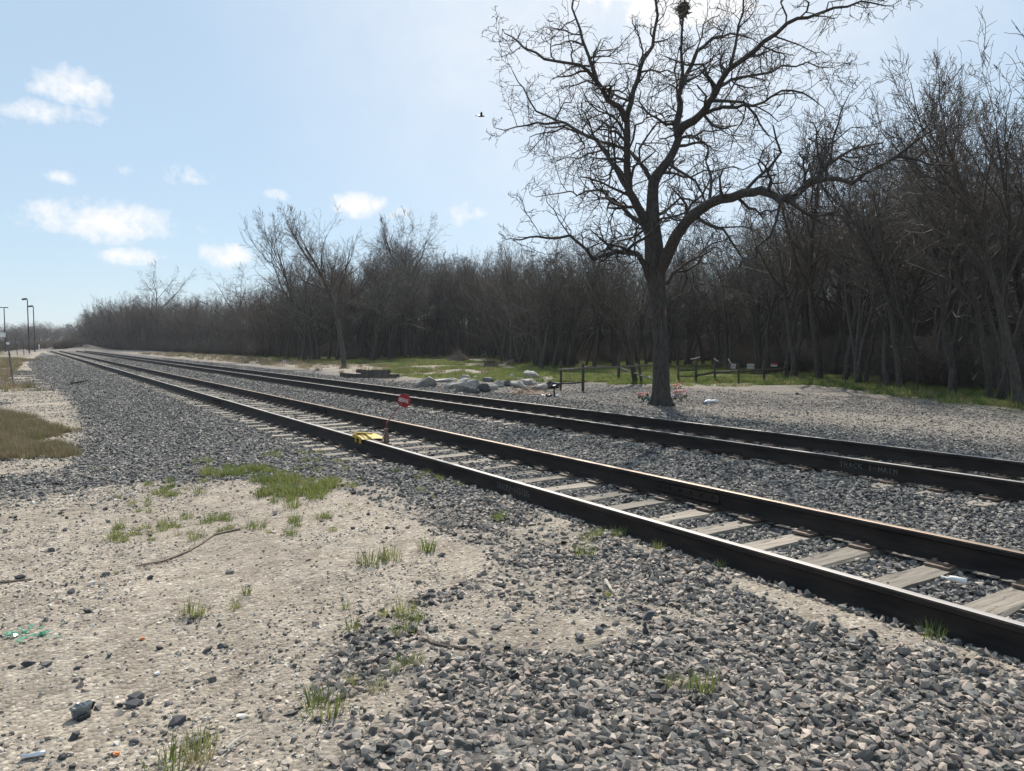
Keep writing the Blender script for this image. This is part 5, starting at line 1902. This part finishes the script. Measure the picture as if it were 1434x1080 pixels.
# stump post
p, top, r, D = post(None, 1333, 554, 516, 5.2)
st = empty('stump_post', p)
tag(st, 'thick dark stump post with slanted top at the edge of the gravel lot', 'post')
mb = MB(); mb.tube([(0, 0, -.15), (0, 0, .2), (.02, 0, (top - p).z * .8), (.05, 0, (top - p).z)], [r * 1.1, r, r, r * .65], 9); mb.build('stump', M['bark'], st)
mb = MB(); mb.tube([(.08, .02, .5), (.14, .02, (top - p).z * .9), (.16, .03, (top - p).z * 1.25)], [r * .4, r * .3, .02], 6); mb.build('side_shoot', M['bark'], st)
# dark shed in the wood
p = GT(1275, 529)
D = float(np.array(p) @ FH)
shed = empty('dark_shed', p, ang)
k = D / FPX
tag(shed, 'small dark shed with a pale flat roof among the right trunks', 'shed')
wS, hS = 24 * k, 42 * k
mb = MB(); mb.box((0, .5, hS / 2), (wS, 1.0, hS)); mb.build('wall', M['shedwall'], shed)
for i in range(5):
    mb = MB(); mb.box((-wS / 2 + wS * (i + .5) / 5, -.012, hS / 2 - .02), (wS / 5 - .02, .02, hS - .06)); mb.build('board', M['shedwall'], shed)
mb = MB(); mb.box((-.05, .45, hS + .035), (wS * 1.2, 1.25, .06), Matrix.Rotation(.03, 3, 'Y')); mb.build('roof', M['shedroof'], shed)
# hanging pale branch pieces in the right wood
for i, (a, b_, lab) in enumerate((((1398, 497, 24), (1405, 496.5, 24), 'short pale cut limb among the right clump'), ((1362, 532, 26), (1368, 524, 26), 'short white bleached limb leaning in the right brush'), ((1366, 510, 27), (1372, 500, 27), 'pale broken sapling in the right brush'))):
    pa, pb = P(*a), P(*b_)
    if i == 0: pb = pa + (pb - pa) * 1.6
    if i > 0:
        pa = pa.lerp(GT(a[0], 543), .0)
    mb = MB(); mb.tube([Vector((0, 0, 0)), (pb - pa) * .5 + Vector((.02, 0, .01)), pb - pa], [.03, .028, .022], 6)
    o = mb.build('pale_limb', M['polewood']); o.location = pa
    tag(o, lab, 'branch', 'pale dead limbs')

# ------------------------------------------------------------------ memorial at the foot of the big tree
def bouquet(name, px, py, rpx, mats, label, n=16, lift=.0, seed=0):
    r = random.Random(seed)
    p = GT(px, py); D = float(np.array(p) @ FH); p.z += lift
    root = empty(name, p)
    tag(root, label, 'flowers', 'memorial flowers at the tree')
    R_ = rpx * D / FPX
    mb = MB()
    for k in range(n):
        a = r.uniform(0, 6.28)
        mb.tube([(0, 0, 0), (cos(a) * R_ * .5, sin(a) * R_ * .4, R_ * .7)], .006, 4)
        c = Vector((cos(a) * R_ * .6, sin(a) * R_ * .4, R_ * r.uniform(.3, .9)))
        mb.add([c + Vector((0, 0, -.02)), c + Vector((cos(a) * .09, sin(a) * .09, .02)), c + Vector((cos(a + .8) * .06, sin(a + .8) * .06, .05))], [(0, 1, 2)])
    mb.build('stems', M['greenleaf'], root)
    for k in range(n):
        a = r.uniform(0, 6.28); q = R_ * sqrt(r.random())
        c = Vector((cos(a) * q, sin(a) * q * .6, R_ * (.55 + .75 * r.random())))
        mb = MB()
        for j in range(6):
            b_ = 2 * pi * j / 6
            d = Vector((cos(b_), sin(b_), .35)) * .075
            s_ = Vector((-sin(b_), cos(b_), 0)) * .036
            mb.add([c, c + d * .6 + s_, c + d, c + d * .6 - s_], [(0, 1, 2, 3)])
        mb.disc(c + Vector((0, 0, .01)), (0, 0, 1), .018, .02, 6)
        mb.build('flower', M[r.choice(mats)], root)
    return root


bouquet('bouquet', 953, 562, 12, ['pink', 'redflower', 'pink'], 'pink and red bouquet at the right foot of the big trunk', 20, 0, 1)
bouquet('bouquet', 901, 562, 9, ['orange', 'white', 'redflower'], 'orange and white bouquet at the left foot of the big trunk', 14, 0, 2)
bouquet('bouquet', 941, 564, 8, ['purple', 'purple', 'blueprint'], 'purple bouquet close against the big trunk', 14, 0, 3)
bouquet('bouquet', 948, 552, 8, ['redflower', 'pink'], 'small red bouquet behind the pink one', 10, .1, 4)
for (px, py, wp, hp, mt, nm, lab) in ((911, 561, 12, 9, 'teal', 'teal_cloth', 'teal cloth bundle leaning at the left foot of the big trunk'), (938, 545, 7, 9, 'stickpale', 'straw_wreath', 'small straw coloured wreath against the right of the big trunk')):
    p = GT(px, py + 2); D = float(np.array(p) @ FH)
    me_ = rock_mesh(nm, int(px), 24, 1.0, M[mt], .35)
    bm = bmesh.new(); bm.from_mesh(me_); bmesh.ops.subdivide_edges(bm, edges=bm.edges, cuts=1)
    for v in bm.verts: v.co += Vector((rb.gauss(0, .08), rb.gauss(0, .08), rb.gauss(0, .08)))
    bm.to_mesh(me_); bm.free()
    o = link(bpy.data.objects.new(nm, me_)); o.scale = (wp * D / FPX / 2, wp * D / FPX / 2.6, hp * D / FPX / 2); o.location = p + Vector((0, 0, hp * D / FPX * .5))
    tag(o, lab, 'cloth' if mt == 'teal' else 'wreath')
mk = P(936.5, 450, BIGD - .05)
mb = MB()
for (dx, dz, w, h) in ((0, 0, .05, .28), (.02, .25, .04, .18), (-.01, -.25, .04, .16)):
    mb.box((dx, 0, dz), (w, .02, h), None, 0, .012)
o = mb.build('painted_mark', M['spraypaint'], big); o.location = mk - off - Vector(RT) * .14 - Vector(FH) * .10
o.rotation_euler = (0, 0, ang)

# ------------------------------------------------------------------ left edge: lamp poles, signpost, far roof
def lamp(px, pyt, D, kind, label):
    b_ = P(px, 481, D); z0 = tz(b_.x, b_.y)
    o = empty('lamp_pole', (b_.x, b_.y, z0), ang)
    tag(o, label, 'lamp pole', 'lamp poles at the far left')
    hh = P(px, pyt, D).z - z0
    mb = MB(); mb.tube([(0, 0, 0), (0, 0, hh * .5), (0, 0, hh)], [.11, .10, .08], 8); mb.build('pole', M['darkmetal'], o)
    mb = MB()
    if kind == 'T':
        mb.box((0, 0, hh + .05), (1.6, .12, .12)); mb.build('arm', M['darkmetal'], o)
        for s_ in (-.75, .45):
            mb = MB(); mb.box((s_, 0, hh + .02), (.6, .35, .16)); mb.build('lamp_head', M['darkmetal'], o)
    else:
        mb.tube([(0, 0, hh - .1), (-.35, 0, hh + .05)], .07, 6); mb.build('arm', M['darkmetal'], o)
        mb = MB(); mb.box((-.55, 0, hh), (.75, .45, .3), Matrix.Rotation(-.15, 3, 'Y')); mb.build('lamp_head', M['darkmetal'], o)
    return o


lamp(7.5, 431, 150, 'T', 'lamp pole with a flat double head at the left edge')
lamp(40.5, 419, 140, 'L', 'taller one of two lamp poles standing close together on the left')
lamp(48.5, 429, 152, 'L', 'shorter one of two lamp poles standing close together on the left')
p = GT(19, 541); D = float(np.array(p) @ FH)
sgn = empty('signpost', p)
tag(sgn, 'thin leaning grey signpost with small white plate at the left edge', 'signpost')
top = P(9, 468, D) - p
mb = MB(); mb.tube([(0, 0, -.2), tuple(top * .5), tuple(top)], [.035, .032, .03], 6); mb.build('post', M['galv'], sgn)
c = P(4.5, 469, D) - p
mb = MB(); mb.box((0, 0, 0), (.28, .015, .2)); o = mb.build('sign_plate', M['white'], sgn); o.location = c - Vector(FH) * .05; o.rotation_euler = (0, .08, ang)
mb = MB(); mb.box((0, 0, 0), (.14, .015, .09)); o = mb.build('small_plate', M['white'], sgn); o.location = P(12, 481, D) - p - Vector(FH) * .05; o.rotation_euler = (0, .08, ang)
# red and white crossing marker posts far off
for px, lab in ((54.5, 'far pale marker post beside the end of the siding'), (49, 'far reddish marker post beside the end of the siding')):
    v = P(px, 481, 172)
    mb = MB(); mb.tube([(0, 0, -.1), (0, 0, .8), (0, 0, 1.3)], .1, 6); mb.box((0, -.05, 1.0), (.28, .05, .3))
    o = mb.build('marker_post', M['white'] if px > 52 else M['redrod']); o.location = (v.x, v.y, tz(v.x, v.y))
    tag(o, lab, 'post')
v = P(97.5, 481, 520)
fb = empty('far_building', (v.x, v.y, tz(v.x, v.y)), ang)
tag(fb, 'distant pale tower like roof rising above the far treeline', 'building')
kk = 520 / FPX
mb = MB(); mb.box((0, 0, 6.2), (9 * kk, 5, 12.4)); mb.build('wall', M['farwall'], fb)
mb = MB(); mb.box((0, 0, 12.4 + 1.1), (5.5 * kk, 3.4, 2.2)); mb.build('upper_storey', M['farwall'], fb)
mb = MB(); mb.add([(-2.4, -2, 14.6), (2.4, -2, 14.6), (2.4, 2, 14.6), (-2.4, 2, 14.6), (0, 0, 15.7)], [(0, 1, 4), (1, 2, 4), (2, 3, 4), (3, 0, 4), (3, 2, 1, 0)]); mb.build('roof', M['farwall'], fb)

# bird in flight left of the big tree
bv = P(673, 163, 24)
bd = empty('bird', bv, ang + .4)
tag(bd, 'tiny dark bird in flight left of the big tree', 'bird')
mb = MB(); mb.tube([(-.11, 0, 0), (-.05, 0, .005), (.02, 0, .01), (.07, 0, .015), (.11, 0, .012), (.135, 0, .008)], [.006, .026, .034, .026, .02, .004], 8)
for s_ in (-1, 1):
    mb.add([(.05, s_ * .02, .02), (.03, s_ * .10, .075), (-.03, s_ * .17, .10), (-.05, s_ * .09, .06), (-.03, s_ * .02, .015)], [(0, 1, 2, 3, 4)])
mb.add([(-.09, -.015, 0), (-.17, -.04, 0), (-.18, 0, 0), (-.17, .04, 0), (-.09, .015, 0)], [(0, 1, 2, 3, 4)])
mb.build('body', M['blackplastic'], bd)
